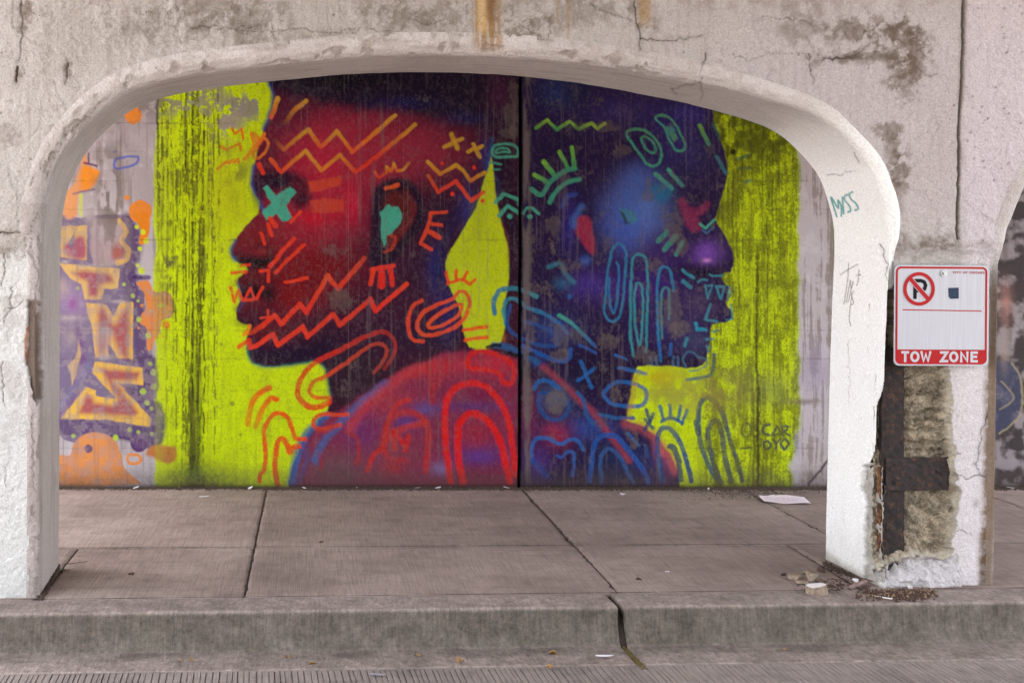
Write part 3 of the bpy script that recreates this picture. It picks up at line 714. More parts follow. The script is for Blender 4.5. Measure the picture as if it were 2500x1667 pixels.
pl('z4', [(545, 1020), (660, 1040), (690, 1110), (640, 1140), (560, 1090)], (64, 138, 130), soft=5, smooth=False, op=.6, grit=.4); pl('z4', [(550, 1040), (575, 1050), (615, 1135), (590, 1135)], (40, 34, 36), soft=4, smooth=False, op=.8)
st('b4', [(450, 100), (455, 0), (480, -140), (510, -235), (550, -258), (590, -215), (600, -120), (585, 60), (565, 240), (520, 310), (470, 305), (440, 240)], 19, AQ, closed=True); st('b4', [(530, -115), (545, -60), (540, 80), (520, 220), (500, 250), (480, 180), (475, 60), (478, 0)], 18, (46, 116, 168))
st('b4', [(655, 565), (632, 440), (632, 200), (640, -30), (650, -150), (695, -175), (745, -140), (757, 0), (750, 400), (745, 540)], 20, (56, 140, 150)); st('b4', [(690, 480), (665, 350), (660, 150), (675, 45), (705, 40), (720, 120), (720, 300), (705, 460)], 19, (58, 144, 156), closed=True)
st('b4', [(855, 605), (837, 450), (828, 200), (830, 20), (850, -70), (890, -85), (930, -40), (946, 90)], 20, AQ); st('b4', [(865, 440), (855, 250), (860, 110), (890, 65), (920, 112), (915, 300)], 18, (68, 138, 142), op=.8); st('b4', [(842, 470), (852, 592)], 26, BLU); st('b4', [(932, 480), (918, 562)], 20, BLU)
for o, P, w in (('z4', [(1015, 1478), (1092, 1532)], 26), ('b4', [(1020, 20), (1072, 62)], 28), ('z4', [(1128, 1562), (1150, 1545), (1192, 1545)], 16), ('z4', [(1215, 1508), (1240, 1520), (1322, 1515)], 16), ('b4', [(1182, 50), (1232, 50), (1202, 142), (1182, 50)], 16), ('b4', [(1260, 60), (1326, 60), (1296, 152), (1260, 60)], 17), ('b4', [(1360, 60), (1345, 162), (1386, 70)], 14),
                ('b4', [(1222, 190), (1180, 302), (1272, 320)], 18), ('b4', [(1370, 190), (1386, 296), (1340, 302)], 13), ('b4', [(1240, 388), (1282, 384)], 16), ('b4', [(1190, 450), (1246, 440)], 18), ('b4', [(1190, 500), (1226, 500), (1210, 542), (1190, 500)], 13), ('b4', [(1050, 440), (1030, 492)], 24)):
    st(o, P, w, (56, 134, 152), smooth=False, op=.85, grit=.4)
st('b4', [(1112, 328), (1120, 372), (1188, 376)], 24, (34, 140, 166), smooth=False)
st('b4', [(1040, 650), (1020, 590), (1050, 540), (1100, 545), (1130, 580), (1185, 590), (1190, 640), (1130, 672), (1070, 680)], 14, (62, 112, 140), op=.75); st('b4', [(1042, 747), (1150, 730), (1220, 710), (1242, 640), (1246, 560)], 27, (26, 98, 122))
for x in (780, 818, 945, 980): st('b4', [(x, 575), (x + 4, 640)], 20, (70, 110, 150), op=.6)
BL2 = (30, 100, 152)
st('b3', [(837, 255), (830, 170), (870, 95), (950, 72), (1040, 85), (1147, 132)], 34, (22, 106, 150), c2=(60, 140, 150)); st('b3', [(917, 335), (905, 220), (930, 160), (990, 152), (1080, 210), (1200, 260), (1310, 330), (1372, 402)], 30, (54, 146, 146), c2=(46, 96, 168)); st('b3', [(950, 200), (930, 330), (970, 400), (1060, 450), (1180, 490), (1290, 490), (1302, 450), (1240, 380), (1150, 340), (1060, 318)], 28, (34, 76, 140))
st('b3', [(1050, 500), (1200, 570), (1300, 605), (1380, 590), (1395, 520)], 36, (34, 84, 158)); st('b4', [(60, 760), (105, 805)], 30, BLU)
zg('b4', [(108, 268), (205, 335), (372, 497)], 28, [TEA, (70, 150, 150), (48, 86, 158)]); st('b4', [(255, 488), (372, 548)], 22, (44, 84, 152))
st('b3', [(832, 488), (920, 500), (1050, 560), (1150, 612)], 46, (36, 86, 140), soft=4); st('b3', [(785, 507), (850, 487), (880, 492)], 26, (14, 14, 16)); st('b3', [(940, 545), (1020, 570), (1110, 548)], 26, (14, 16, 24), soft=4)
for P, w in (([(265, 610), (342, 802)], 30), ([(365, 663), (243, 752)], 28), ([(515, 565), (602, 592)], 20), ([(545, 655), (742, 702)], 28)): st('b4', P, w, BLU, smooth=False)
st('b4', [(470, 800), (540, 760), (680, 780), (745, 830), (740, 900), (690, 940), (530, 930), (460, 890), (435, 850)], 29, BLU, closed=True); st('b4', [(393, 1000), (520, 1025), (652, 1025)], 28, (38, 92, 146))
st('b4', [(-10, 650), (120, 760), (250, 890), (350, 980), (450, 1110), (530, 1220), (620, 1340)], 46, (154, 58, 76), soft=7, op=.85); st('b4', [(600, 1066), (740, 1108), (830, 1190), (915, 1300), (965, 1410)], 64, (184, 80, 82), soft=12, op=.75)
st('b4', [(625, 990), (650, 850), (668, 720)], 36, (190, 130, 60), soft=8, op=.6)
for P, w in (([(750, 968), (772, 1052)], 28), ([(797, 998), (738, 1112)], 28), ([(735, 1040), (800, 1100)], 24)): st('b4', P, w, (26, 62, 108), smooth=False)
for P in ([(848, 938), (872, 1042)], [(920, 928), (925, 1032)], [(1002, 938), (980, 1042)], [(1047, 968), (1008, 1072)], [(860, 1052), (930, 1025), (1012, 1062)]): st('b4', P, 25, (32, 90, 136))
st('b4', [(1082, 1490), (1040, 1330), (990, 1190), (930, 1110), (870, 1100), (835, 1150), (830, 1250), (850, 1390), (862, 1490)], 36, (22, 62, 124)); st('b4', [(1002, 1480), (985, 1340), (950, 1250), (920, 1230)], 42, (40, 58, 100), op=.85)
st('b4', [(1285, 1500), (1200, 1360), (1150, 1220), (1130, 1060), (1140, 930), (1190, 877), (1260, 910), (1320, 1020), (1360, 1180), (1420, 1350), (1455, 1490)], 37, (32, 84, 118), c2=(50, 54, 86)); st('b4', [(1372, 1490), (1330, 1330), (1310, 1180), (1280, 1060), (1240, 1050), (1205, 1120), (1210, 1230), (1250, 1370), (1292, 1500)], 40, (44, 60, 98)); st('b4', [(1110, 1050), (1130, 1150)], 30, (44, 60, 96), op=.8)
st('b4', [(330, 1490), (350, 1300), (380, 1190), (450, 1150), (530, 1170), (620, 1270), (720, 1400), (765, 1500)], 38, (38, 82, 158)); st('b4', [(420, 1500), (410, 1350), (430, 1280), (480, 1255), (550, 1310), (610, 1420), (652, 1500)], 30, (48, 84, 140)); st('b4', [(608, 1138), (692, 1222)], 25, BLU); st('b4', [(832, 1330), (862, 1480)], 25, (44, 84, 130)); st('b4', [(740, 1230), (760, 1310)], 25, (40, 76, 130), op=.7)
st('b3', [(1130, 810), (1170, 752), (1240, 760), (1312, 812)], 30, (36, 96, 160)); st('b3', [(1160, 900), (1180, 840), (1260, 860), (1360, 900), (1380, 960), (1330, 1030), (1240, 1032), (1180, 980)], 30, (32, 78, 142), closed=True, op=.8); st('b4', [(238, 840), (290, 900), (310, 1010), (355, 1062)], 30, (42, 86, 146))
st('b3', [(1120, 1350), (1110, 1260), (1130, 1190), (1200, 1170), (1320, 1215), (1400, 1180), (1450, 1192), (1490, 1260)], 28, (44, 96, 166)); st('b3', [(1300, 1300), (1330, 1312), (1380, 1275), (1422, 1300), (1412, 1450)], 24, (44, 88, 160)); st('b3', [(1120, 1340), (1220, 1450)], 44, (40, 66, 140), soft=6, op=.8)
# signature
SG, SGF = (28, 34, 96), (66, 72, 64)
st('b5', [(335, 1112), (350, 1072), (388, 1070), (403, 1112), (385, 1158), (350, 1160)], 16, SGF, closed=True, op=.8)
st('b5', [(466, 1068), (432, 1078), (435, 1108), (464, 1122), (458, 1154), (424, 1156)], 16, (54, 50, 66), op=.85)
st('b5', [(540, 1076), (497, 1088), (494, 1130), (536, 1152)], 17, SG)
st('b5', [(597, 1082), (562, 1152), (624, 1147), (597, 1082)], 16, SG, smooth=False); st('b5', [(636, 1158), (636, 1082), (672, 1088), (668, 1116), (640, 1120), (682, 1154)], 16, SG, smooth=False)
st('b5', [(342, 1245), (408, 1245)], 15, (60, 62, 70), smooth=False); st('b5', [(446, 1180), (476, 1178), (472, 1236), (442, 1232)], 14, (56, 54, 60), smooth=False, op=.8)
st('b5', [(520, 1193), (492, 1225), (520, 1256), (548, 1225)], 17, SG, closed=True); st('b5', [(564, 1183), (590, 1215), (618, 1178)], 16, SG, smooth=False); st('b5', [(590, 1215), (590, 1254)], 16, SG, smooth=False); st('b5', [(650, 1182), (622, 1216), (648, 1256), (680, 1218)], 18, SG, closed=True)
# blue lettering in the next bay, seen past the right pier
W.poly([(2400, 900), (2470, 885), (2490, 930), (2488, 1010), (2440, 1055), (2390, 1060)], (72, 76, 100), soft=5, rid=4, op=.8, grit=.4); W.stroke([(2470, 885), (2492, 930), (2490, 1012), (2440, 1058)], 4, (165, 150, 120)); W.stroke([(2445, 930), (2475, 970), (2440, 1000)], 3, (165, 150, 120)); W.blob(2455, 740, 20, 60, (176, 130, 120), op=.7, tex=.5); W.blob(2452, 860, 14, 60, (160, 140, 130), op=.6, tex=.5)

# ---- weather on top of the paint
mural = np.clip(ya + inS, 0, 1)
pale = fbm(X, Y, 5, 150, seed=61, oct=3)
W.mask(inS * sstep(0.62, 0.80, pale) * 0.30 * sstep(0.3, 0.6, fbm(X, Y, 120, seed=62)), (126, 108, 112))
thin = sstep(0.90, 0.97, vn(X, 0 * X, 4.2, seed=63)) * sstep(0.3, 0.5, vn(X, Y, 9, 170, seed=64))
W.mask(inS * thin * 0.42, (150, 134, 132))
speck = (W.grain > 0.93) * sstep(0.4, 0.65, fbm(X, Y, 50, seed=65))
W.mask(mural * speck * 0.2, (140, 125, 120))
W.mask(mural * (W.grain < 0.16) * 0.18, (30, 24, 30))
# flaked patches: grey-brown plaster showing, listed where they sit
pk = fbm(X, Y, 30, seed=71, oct=6, gain=0.68); pk2 = fbm(X, Y, 6, 14, seed=72, oct=3, gain=.7)
for o, x, y, rx, ry, op in (('z4', 420, 420, 260, 70, .9), ('z4', 350, 240, 160, 110, .7), ('z4', 560, 600, 110, 80, .9), ('z4', 760, 880, 60, 160, .9), ('z4', 960, 1130, 70, 180, 1.1), ('z4', 880, 1060, 70, 90, .9), ('z4', 1010, 1290, 60, 120, 1.0), ('z4', 460, 1290, 50, 80, .8), ('z4', 790, 1450, 90, 110, .9), ('z4', 60, 1180, 90, 200, .9), ('z4', 180, 1430, 130, 90, .8),
                            ('b4', 920, 260, 110, 190, 1.2), ('b4', 1000, 360, 100, 80, .9), ('b4', 120, 440, 110, 130, .9), ('b4', 240, 390, 90, 130, .9), ('b4', 450, 480, 120, 90, .9), ('b4', 100, 570, 120, 80, .9), ('b4', 90, 920, 120, 110, 1.0), ('b4', 740, 560, 120, 80, 1.0), ('b4', 520, 860, 110, 90, .8), ('b4', 650, 1180, 70, 120, .8), ('b3', 1080, 900, 50, 260, 1.1), ('b3', 1180, 60, 130, 90, .9), ('b3', 1120, 380, 40, 170, .9), ('b3', 1290, 900, 110, 130, .9), ('b3', 1280, 620, 90, 70, .7),
                            ('z3', 960, 260, 70, 240, 1.0), ('z3', 950, 470, 110, 50, 1.0), ('z3', 300, 200, 240, 120, .6), ('z3', 1070, 400, 26, 300, .9), ('z3', 1100, 1300, 60, 300, .8), ('z2', 880, 1340, 130, 80, .95), ('z2', 1000, 180, 220, 100, .5), ('b2', 900, 160, 160, 140, .9), ('b2', 960, 640, 150, 90, .7), ('b2', 940, 800, 130, 120, .8), ('b2', 1000, 470, 200, 110, .5), ('z3', 220, 1360, 120, 70, .8), ('b3', 200, 960, 90, 60, .5)):
    ox, oy = ORI[o]
    r = np.exp(-(((X - ox - x / ZF) / (rx / ZF)) ** 2 + ((Y - oy - y / ZF) / (ry / ZF)) ** 2) * 0.9)
    a = sstep(0.40, 0.47, (pk * .72 + .28 * pk2) * r ** .8 * 1.22 * op + 0.10 * (W.grain - .5)) * inS
    W.mask(a * (.18 + .5 * pk2), (108, 94, 88))
    W.h += 0.0025 * a
W.mask(inS * sstep(0.60, 0.66, pk * .7 + .3 * pk2) * 0.36 * (.4 + .6 * sstep(1240, 1330, X)), (104, 94, 92))
W.mask(inS * sstep(.56, .68, fbm(X, Y, 5, 8, seed=74, oct=2)) * .06, (160, 140, 140)); W.mask(inS * sstep(.58, .70, fbm(X, Y, 6, 9, seed=75, oct=2)) * .10, (20, 14, 22))
# pale strip along the joint
W.mask(sstep(1276, 1279, X) * sstep(1300 + 8 * W.wx, 1288, X) * sstep(0.3, 0.55, fbm(X, Y, 12, 60, seed=73)) * 0.8, (112, 98, 96))
# black runs and moss on the yellow
mx_ = X + 7 * (fbm(X, Y, 40, 60, seed=84, oct=3) - .5); run = fbm(mx_, Y, 5.0, 170, seed=81, oct=3, gain=.6); blot = fbm(X + .3 * Y, Y - .3 * X, 26, seed=82, oct=5, gain=.62); bx_ = X + 14 * (vn(X, Y, 7, seed=86) - .5); by_ = Y + 22 * (vn(X, Y, 8, seed=87) - .5); beads = fbm(bx_ + .35 * by_, by_, 6, 9, seed=83, oct=2)
def runs(x0, x1, y0, y1, thr, c, op, e=5):
    m = sstep(x0 - e, x0 + e, X) * sstep(x1 + e, x1 - e, X) * sstep(y0 - 30, y0 + 30, Y) * sstep(y1 + 60, y1 - 60, Y)
    W.mask(m * sstep(thr, thr + 0.07, run * 0.62 + 0.38 * beads + 0.30 * (blot - .5)) * op, c)
runs(380, 402, 210, 520, .46, (60, 58, 28), .9); runs(402, 440, 210, 480, .56, (96, 92, 44), .7); runs(444, 502, 190, 1180, .51, (50, 52, 18), .8, 6); runs(448, 498, 190, 1180, .44, (110, 114, 20), .45, 8); runs(505, 545, 230, 1000, .60, (96, 96, 66), .7)
runs(410, 445, 640, 1150, .55, (90, 92, 50), .6); runs(380, 540, 210, 700, .60, (104, 106, 40), .5)
runs(500, 560, 210, 420, .52, (140, 140, 70), .6)
for x0, wv, op in ((523, 3, .75), (441, 2.2, .6), (497, 3.4, .9), (470, 4, .9), (454, 3, .8), (416, 2.4, .6), (388, 3.5, .8)):
    xx = x0 + 9 * (fbm(X * 0, Y, 60, seed=x0, oct=3) - .5)
    a = sstep(wv, 0.6, np.abs(X - xx)) * sstep(.38, .5, fbm(X, Y, 5, 16, seed=x0 + 1, oct=3)) * op * sstep(1160, 1080, Y)
    W.mask(a * sstep(205, 230, Y) * (1 if x0 in (470, 497, 454, 523) else sstep(620, 520, Y)), (38, 38, 16))
W.mask(sstep(26, 6, np.abs(X - 478) - 10 * (blot - .5)) * sstep(700, 1000, Y) * (0.55 + .45 * sstep(.3, .6, run)) * 0.85, (52, 52, 26))
W.mask(np.exp(-((X - 478) / 95) ** 2 - ((Y - 1185) / 60) ** 2) * 0.85 * (0.6 + 0.8 * W.grit), (62, 58, 44)); W.mask(np.exp(-((X - 472) / 22) ** 2 - ((Y - 1160) / 16) ** 2) * sstep(.4, .7, W.grit) * 0.9, (112, 150, 44))
grey = sstep(.50, .58, blot) * ya * (1 - inS)
W.mask(grey * sstep(560, 530, X) * sstep(300, 255, Y) * 0.9, (158, 146, 140)); W.mask(np.exp(-((X - 590) / 60) ** 2 - ((Y - 262) / 30) ** 2) * 1.6 * sstep(.42, .52, blot) * (1 - inS) * (X < 632), (150, 138, 136)); W.mask(np.exp(-((X - 555) / 36) ** 2 - ((Y - 300) / 26) ** 2) * 1.3 * sstep(.42, .52, blot), (168, 150, 150))
W.mask(np.exp(-((X - 560) / 55) ** 2 - ((Y - 480) / 90) ** 2) * .6 * (1 - inS), (182, 176, 30)); W.mask(np.exp(-((X - 575) / 40) ** 2 - ((Y - 420) / 28) ** 2) * .8 * sstep(.4, .6, blot) * (1 - inS), (122, 116, 54)); W.mask(np.exp(-((X - 628) / 14) ** 2 - ((Y - 480) / 36) ** 2) * .7 * (1 - inS), (110, 140, 20))
W.mask(ya * (1 - inS) * sstep(430, 380, X) * 0.25, (170, 176, 70))
ry = ya * (1 - inS) * sstep(1690, 1730, X)
W.mask(ya * (1 - inS) * sstep(.48, .62, blot) * .22, (150, 162, 40)); W.mask(ya * (1 - inS) * sstep(.55, .7, fbm(mx_, Y, 7, 90, seed=89, oct=3)) * .25, (140, 146, 40)); W.mask(ya * (1 - inS) * (W.grain < .12) * .3, (110, 118, 30)); W.mask((idl4 := ((W.id == 4) & (X < 420))) * .16, (164, 150, 152))
W.mask(ry * sstep(.46, .58, run * .35 + .35 * blot + .3 * beads) * .62, (92, 92, 24)); W.mask(ry * sstep(.5, .62, fbm(mx_, Y, 16, 120, seed=85, oct=4, gain=.65)) * .45, (104, 102, 30)); W.mask(ry * sstep(470, 330, Y) * sstep(.38, .6, blot + .15 * W.grain) * .8, (74, 78, 22)); W.mask(ry * sstep(1960, 1915, X) * sstep(1880, 1930, X) * sstep(.4, .55, blot) * .45 * sstep(500, 380, Y), (70, 66, 34)); W.mask(ry * (W.grain < .34) * .32, (66, 62, 26))
W.mask(ry * sstep(1100, 900, Y) * sstep(830, 960, Y) * sstep(1890, 1800, X) * .55 * sstep(.35, .6, blot), (122, 112, 62)); W.mask(ry * np.exp(-((X - 1880) / 60) ** 2 - ((Y - 950) / 40) ** 2) * .55, (124, 130, 72))
W.mask(ya * (1 - inS) * np.exp(-((X - 1670) / 120) ** 2 - ((Y - 960) / 45) ** 2) * .7 * sstep(.3, .55, blot), (150, 136, 66)); W.mask(ya * (1 - inS) * np.exp(-((X - 1610) / 40) ** 2 - ((Y - 920) / 22) ** 2) * .7, (186, 160, 24))
for k, x0 in enumerate((1722, 1735, 1752, 1765, 1778, 1790, 1802, 1815, 1832, 1862, 1874, 1888, 1900, 1918, 1934, 386, 396, 408, 424, 432, 447, 461, 484, 491, 508, 516, 534)):
    rr = np.random.RandomState(x0); y0 = rr.uniform(150, 420); y1 = rr.uniform(600, 1190); wv = rr.uniform(1.3, 2.6)
    i = np.nonzero(np.abs(X - x0) < 14)[0]; xi, yi = X[i], Y[i]
    xx = x0 + 10 * (fbm(xi * 0, yi, 80, seed=x0, oct=3) - .5)
    W.blend(i, (1 - inS[i]) * sstep(wv + 1.2, wv - .6, np.abs(xi - xx)) * sstep(y0, y0 + 40, yi) * sstep(y1, y1 - 120, yi) * sstep(.36, .5, fbm(xi, yi, 6, 26, seed=x0 + 1, oct=3)) * rr.uniform(.3, .65), lin((66, 64, 24)) * W.k)
xx = 1849 + 7 * (vn(X * 0, Y, 90, seed=3) - .5)
W.mask(sstep(7, 1.5, np.abs(X - xx) + 9 * (beads - .4)) * sstep(560, 640, Y) * .85, (48, 44, 22)); W.mask(sstep(30, 5, np.abs(X - xx)) * sstep(900, 1000, Y) * .5 * sstep(.35, .6, run), (70, 62, 34))
gr = sstep(1945, 1965, X) * (X < 2300)
W.mask(gr * sstep(.5, .62, run * .6 + .4 * blot) * .55, (112, 94, 82)); W.mask(gr * sstep(1000, 1190, Y) * .35, (150, 128, 118)); W.blob(1990, 900, 40, 70, (160, 146, 176), op=.5, tex=.4); W.blob(1945, 1080, 10, 30, (120, 104, 160), op=.6); W.blob(1960, 980, 60, 9, (120, 100, 90), op=.6, tex=.6); W.stroke([(1975, 1182), (2025, 1120)], 6, (74, 56, 66))
W.mask(sstep(2015, 2030, X + 20 * sstep(560, 300, Y)) * (X < 2050) * .3, (110, 100, 60))
# holes, form-board lines
W.disc(1790, 371, 6, (20, 18, 14)); W.stroke([(1790, 371), (1796, 400)], 8, (60, 56, 26), soft=4, op=.6)
for x, y, r in ((567, 985, 6), (588, 1060, 4), (415, 545, 8), (395, 340, 3), (628, 205, 4)): W.disc(x, y, r, (92, 88, 40), op=.6)
for yy, op in ((301, .8), (370, .3), (442, .45), (512, .3), (586, .75), (660, .3), (732, .2), (806, .45), (876, .5), (952, .3), (1021, .45), (1094, .5)):
    a = sstep(2.2, .6, np.abs(Y - yy - 2 * W.wy)) * sstep(.35, .6, fbm(X, Y, 70, 12, seed=yy)) * op * np.where(inS > .5, .35, .62) * (.4 + .6 * sstep(.3, .6, blot))
    W.mask(a * (X < 2400), (70, 62, 48)); W.h += a * 0.002
    W.h += np.where(Y > yy, 0.0012 * (vn(X * 0 + yy, X * 0, 3.0, seed=yy) - .5), 0)
W.mask(np.exp(-((X - 415) / 22) ** 2 - ((Y - 640) / 60) ** 2) * sstep(.5, .6, blot) * .8, (88, 74, 60)); W.mask(np.exp(-((X - 270) / 40) ** 2 - ((Y - 480) / 150) ** 2) * sstep(.45, .6, fbm(X, Y, 14, 40, seed=88, oct=4)) * .8, (104, 92, 84)); W.mask(np.exp(-((X - 330) / 90) ** 2 - ((Y - 255) / 40) ** 2) * sstep(.45, .6, blot) * .7, (110, 98, 90))
# dirt splashed along the foot
ft = sstep(1120, 1192, Y + 26 * (fbm(X, Y, 40, seed=91) - .5))
W.mask(ft * .62 * (0.6 + .6 * W.grit), (80, 68, 62)); W.mask(sstep(1176, 1192, Y) * .8, (48, 40, 34))
# the joint itself
jd = np.abs(X - JX)
W.mask(sstep(5.2, 2.6, jd + 3 * W.wy), (14, 12, 12)); W.h += 0.035 * sstep(4.6, 2.4, jd)
W.h += 0.003 * (fbm(X, Y, 18, seed=95, oct=3) - .5) + 0.0016 * (vn(X, Y, 5, seed=96) - .5) + 0.006 * (fbm(X, Y, 220, seed=97) - .5)

wcol = np.clip(W.col, 0.004, 0.9)
wX, wZ = wall_xz(GX, GY)
WV = np.stack([wX.ravel(), WALL_Y + W.h, wZ.ravel()], -1)
WF = grid_faces(*GX.shape)
fid = np.zeros(WF.shape[:2], np.int8)
idg = W.id.reshape(GX.shape)
fid[:] = idg[:-1, :-1]
wall_mat = painted_mat('painted_concrete', rough=0.85, spec=0.07, grain=0.22, b1=0.55, b2=0.35, s1=170, s2=34, d1=0.004, d2=0.010)
wall = empty('abutment_wall', (1.5, WALL_Y, 0), 'long concrete wall behind the sidewalk covered by a yellow mural of two heads', 'wall')
part_names = {0: ('bare_concrete', 'unpainted pinkish grey concrete with brown runs'), 1: ('mural_background', 'acid yellow painted ground with black water runs'),
              2: ('painted_head', 'red head in profile facing left with orange zigzag lines'), 3: ('painted_head', 'blue and violet head in profile facing right with teal marks'),
              4: ('graffiti_lettering', 'purple, gold and orange graffiti letters')}
for k, (nm, lb) in part_names.items():
    F = WF[fid == k].reshape(-1, 4)
    link(nm, sub_mesh(nm, WV, F, wcol), wall_mat, wall, lb)
# body of the wall behind its face
bm = bmesh.new()
bmesh.ops.create_cube(bm, size=1)
bmesh.ops.scale(bm, vec=(19.2, 0.5, 4.75), verts=bm.verts)
bmesh.ops.translate(bm, vec=(1.9, WALL_Y + 0.37, 2.0), verts=bm.verts)
link('wall_body', bm_mesh('wall_body', bm), flat_mat('wall_body', (150, 142, 140), 0.9), wall)
# ------------------------------------------------------------------ arcade between sidewalk and road
REAR = [(141, 1400), (142, 1383), (144, 1240), (145, 1100), (146, 850), (146, 700), (147, 634), (150, 560), (158, 501), (173, 442), (196, 395), (229, 349), (269, 309), (316, 273), (362, 251), (428, 231), (528, 214), (629, 203), (729, 193), (828, 183), (928, 178), (1029, 177), (1129, 179), (1262, 186), (1361, 197), (1429, 206), (1562, 230), (1662, 250), (1728, 266), (1824, 293), (1888, 320), (1941, 362), (1995, 425), (2021, 489), (2035, 548), (2037, 612), (2032, 744), (2026, 900), (2020, 1150), (2016, 1371), (2015, 1395)]
rp = np.asarray(REAR, float)
ru, rz = arc_px(rp[:, 0], rp[:, 1], THICK)


def resample(P, step):
    L = np.concatenate([[0], np.cumsum(np.hypot(*np.diff(P, axis=0).T))])
    n = max(2, int(L[-1] / step))
    t = np.linspace(0, L[-1], n)
    return np.stack([np.interp(t, L, P[:, 0]), np.interp(t, L, P[:, 1])], -1)


main_c = resample(catmull(np.stack([ru, rz], -1), 10), 0.006)
# next bay to the right: springs at the far side of the right pier
fx = np.asarray([(2428, 1455), (2430, 1435), (2434, 1200), (2437, 1000), (2440, 760), (2442, 670), (2447, 630), (2462, 590), (2482, 545), (2500, 500), (2520, 455), (2556, 395), (2610, 335)], float)
qu, qz = arc_px(fx[:, 0], fx[:, 1], 0.0)
sh_c = main_c.copy(); sh_c[:, 0] += PERIOD
right_c = np.vstack([np.stack([qu, qz], -1), sh_c[(sh_c[:, 0] > qu[-1] + 0.25) & (np.arange(len(sh_c)) > 300)]])
right_c = resample(catmull(right_c[np.r_[0:13, 13:len(right_c):25, len(right_c) - 1]], 8), 0.012)
left_c = resample(main_c, 0.02); left_c[:, 0] -= PERIOD


def normals(C):
    T = np.gradient(C, axis=0); T /= np.maximum(np.hypot(*T.T), 1e-9)[:, None]
    k = np.ones(25) / 25
    T = np.stack([np.convolve(np.pad(T[:, j], 12, 'edge'), k, 'valid') for j in (0, 1)], -1)
    T /= np.hypot(*T.T)[:, None]
    return np.stack([-T[:, 1], T[:, 0]], -1)      # points away from the opening


def rad_of(C, main):
    """bullnose radius along the contour"""
    u, z = C.T
    r = np.full(len(C), 0.085)
    mid = 0.5 * (u.min() + u.max())
    if main:
        r = np.where((u > mid), 0.085 - 0.038 * sstep(2.65, 2.2, z) - 0.022 * sstep(1.9, 1.64, z), r)
        r = np.where((u < mid), 0.085 - 0.035 * sstep(1.75, 1.60, z), r)
    else:
        r = 0.085 - 0.062 * sstep(1.80, 1.66, z)
    return r


def branch_inside(U, Zz, C):
    """inside the opening bounded by contour C (left foot -> crown -> right foot)"""
    k = int(np.argmax(C[:, 1]))
    zl, ul = C[:k + 1, 1], C[:k + 1, 0]; zr, urr = C[k:, 1][::-1], C[k:, 0][::-1]
    zl = np.maximum.accumulate(zl); zr = np.maximum.accumulate(zr)
    return (U > np.interp(Zz, zl, ul)) & (U < np.interp(Zz, zr, urr)) & (Zz < C[k, 1])


# ---- front face as a fine relief sheet
u_ = axis([(-5.6, -1.62, 0.04), (-1.62, 3.72, 0.0046), (3.72, 7.6, 0.04)])
z_ = axis([(-0.012, 2.93, 0.0046), (2.93, 4.24, 0.04)])
FU, FZ = np.meshgrid(u_, z_)
T0 = np.zeros_like(FU)
pier = np.where(FU < 1.0, sstep(1.80, 1.72, FZ), sstep(1.75, 1.63, FZ))
T0 += np.where(FU < 1.0, .018, .035) * pier
P0 = arc_w(FU, T0, FZ)
SX, SY = px_of(P0)
A = Painter(SX, SY, (186, 179, 173), 0.77)
X, Y = A.X, A.Y
g1 = fbm(X, Y, 300, seed=101, oct=4); g2 = fbm(X, Y, 60, seed=102, oct=5, gain=.6); g3 = fbm(X, Y, 12, seed=103, oct=3); gs = fbm(X, Y, 9, 180, seed=104, oct=3)
A.mask(sstep(.42, .72, g1) * .45, (166, 154, 145))
A.mask(sstep(.52, .72, g2) * .35, (206, 198, 194))
A.mask(sstep(.56, .72, gs) * .28, (150, 138, 130))
A.mask(sstep(.55, .7, g3) * sstep(.45, .65, g2) * .35, (132, 120, 112))
A.mask(sstep(2330, 2380, X) * .6, (222, 210, 216)); A.mask(sstep(1300, 2100, X) * sstep(650, 500, Y) * .45, (200, 187, 190))  # paler, pinker to the right: cleaner paint plus end light put into the colour
low = sstep(590, 650, Y) * (X < 300); A.mask(low * .8, (214, 212, 208)); A.mask(low * sstep(.5, .62, g2) * .4, (176, 168, 162))
lowr = sstep(650, 700, Y) * (X > 2000); A.mask(lowr * .75, (222, 212, 212))
# grime fields (x, y, rx, ry, strength)
gt = fbm(X, Y, 30, seed=111, oct=6, gain=.72)
for x, y, rx, ry, op in ((520, 40, 190, 70, .8), (1010, 40, 160, 60, .7), (1270, 70, 90, 60, .9), (700, 120, 260, 60, .5), (330, 60, 90, 60, .5), (1420, 30, 120, 40, .5), (1560, 40, 50, 60, .7), (2120, 80, 120, 50, 1.0), (2210, 110, 60, 70, 1.1), (2240, 150, 50, 50, .9), (2090, 140, 90, 20, .9), (2190, 400, 40, 80, 1.0), (2170, 320, 40, 30, .9), (1960, 60, 90, 50, .6), (2205, 200, 50, 60, .8), (45, 190, 14, 22, 1.3), (60, 30, 20, 60, .9), (165, 165, 12, 40, .8), (30, 610, 60, 26, .8), (1985, 140, 30, 40, .7), (2220, 600, 170, 36, .7), (150, 330, 40, 60, .5), (2180, 480, 40, 60, .6), (20, 330, 30, 40, .5)):
    r = np.exp(-((X - x) / rx) ** 2 - ((Y - y) / ry) ** 2)
    A.mask(np.clip(sstep(.36, .58, gt * (.5 + .75 * r)) * r ** .5 * op, 0, 1) * .78 * (.35 + 1.2 * g3), (106, 90, 75))
A.mask(np.exp(-((X - 1640) / 900) ** 2 - (Y / 26) ** 2) * sstep(.4, .6, gt) * .5, (136, 122, 112))
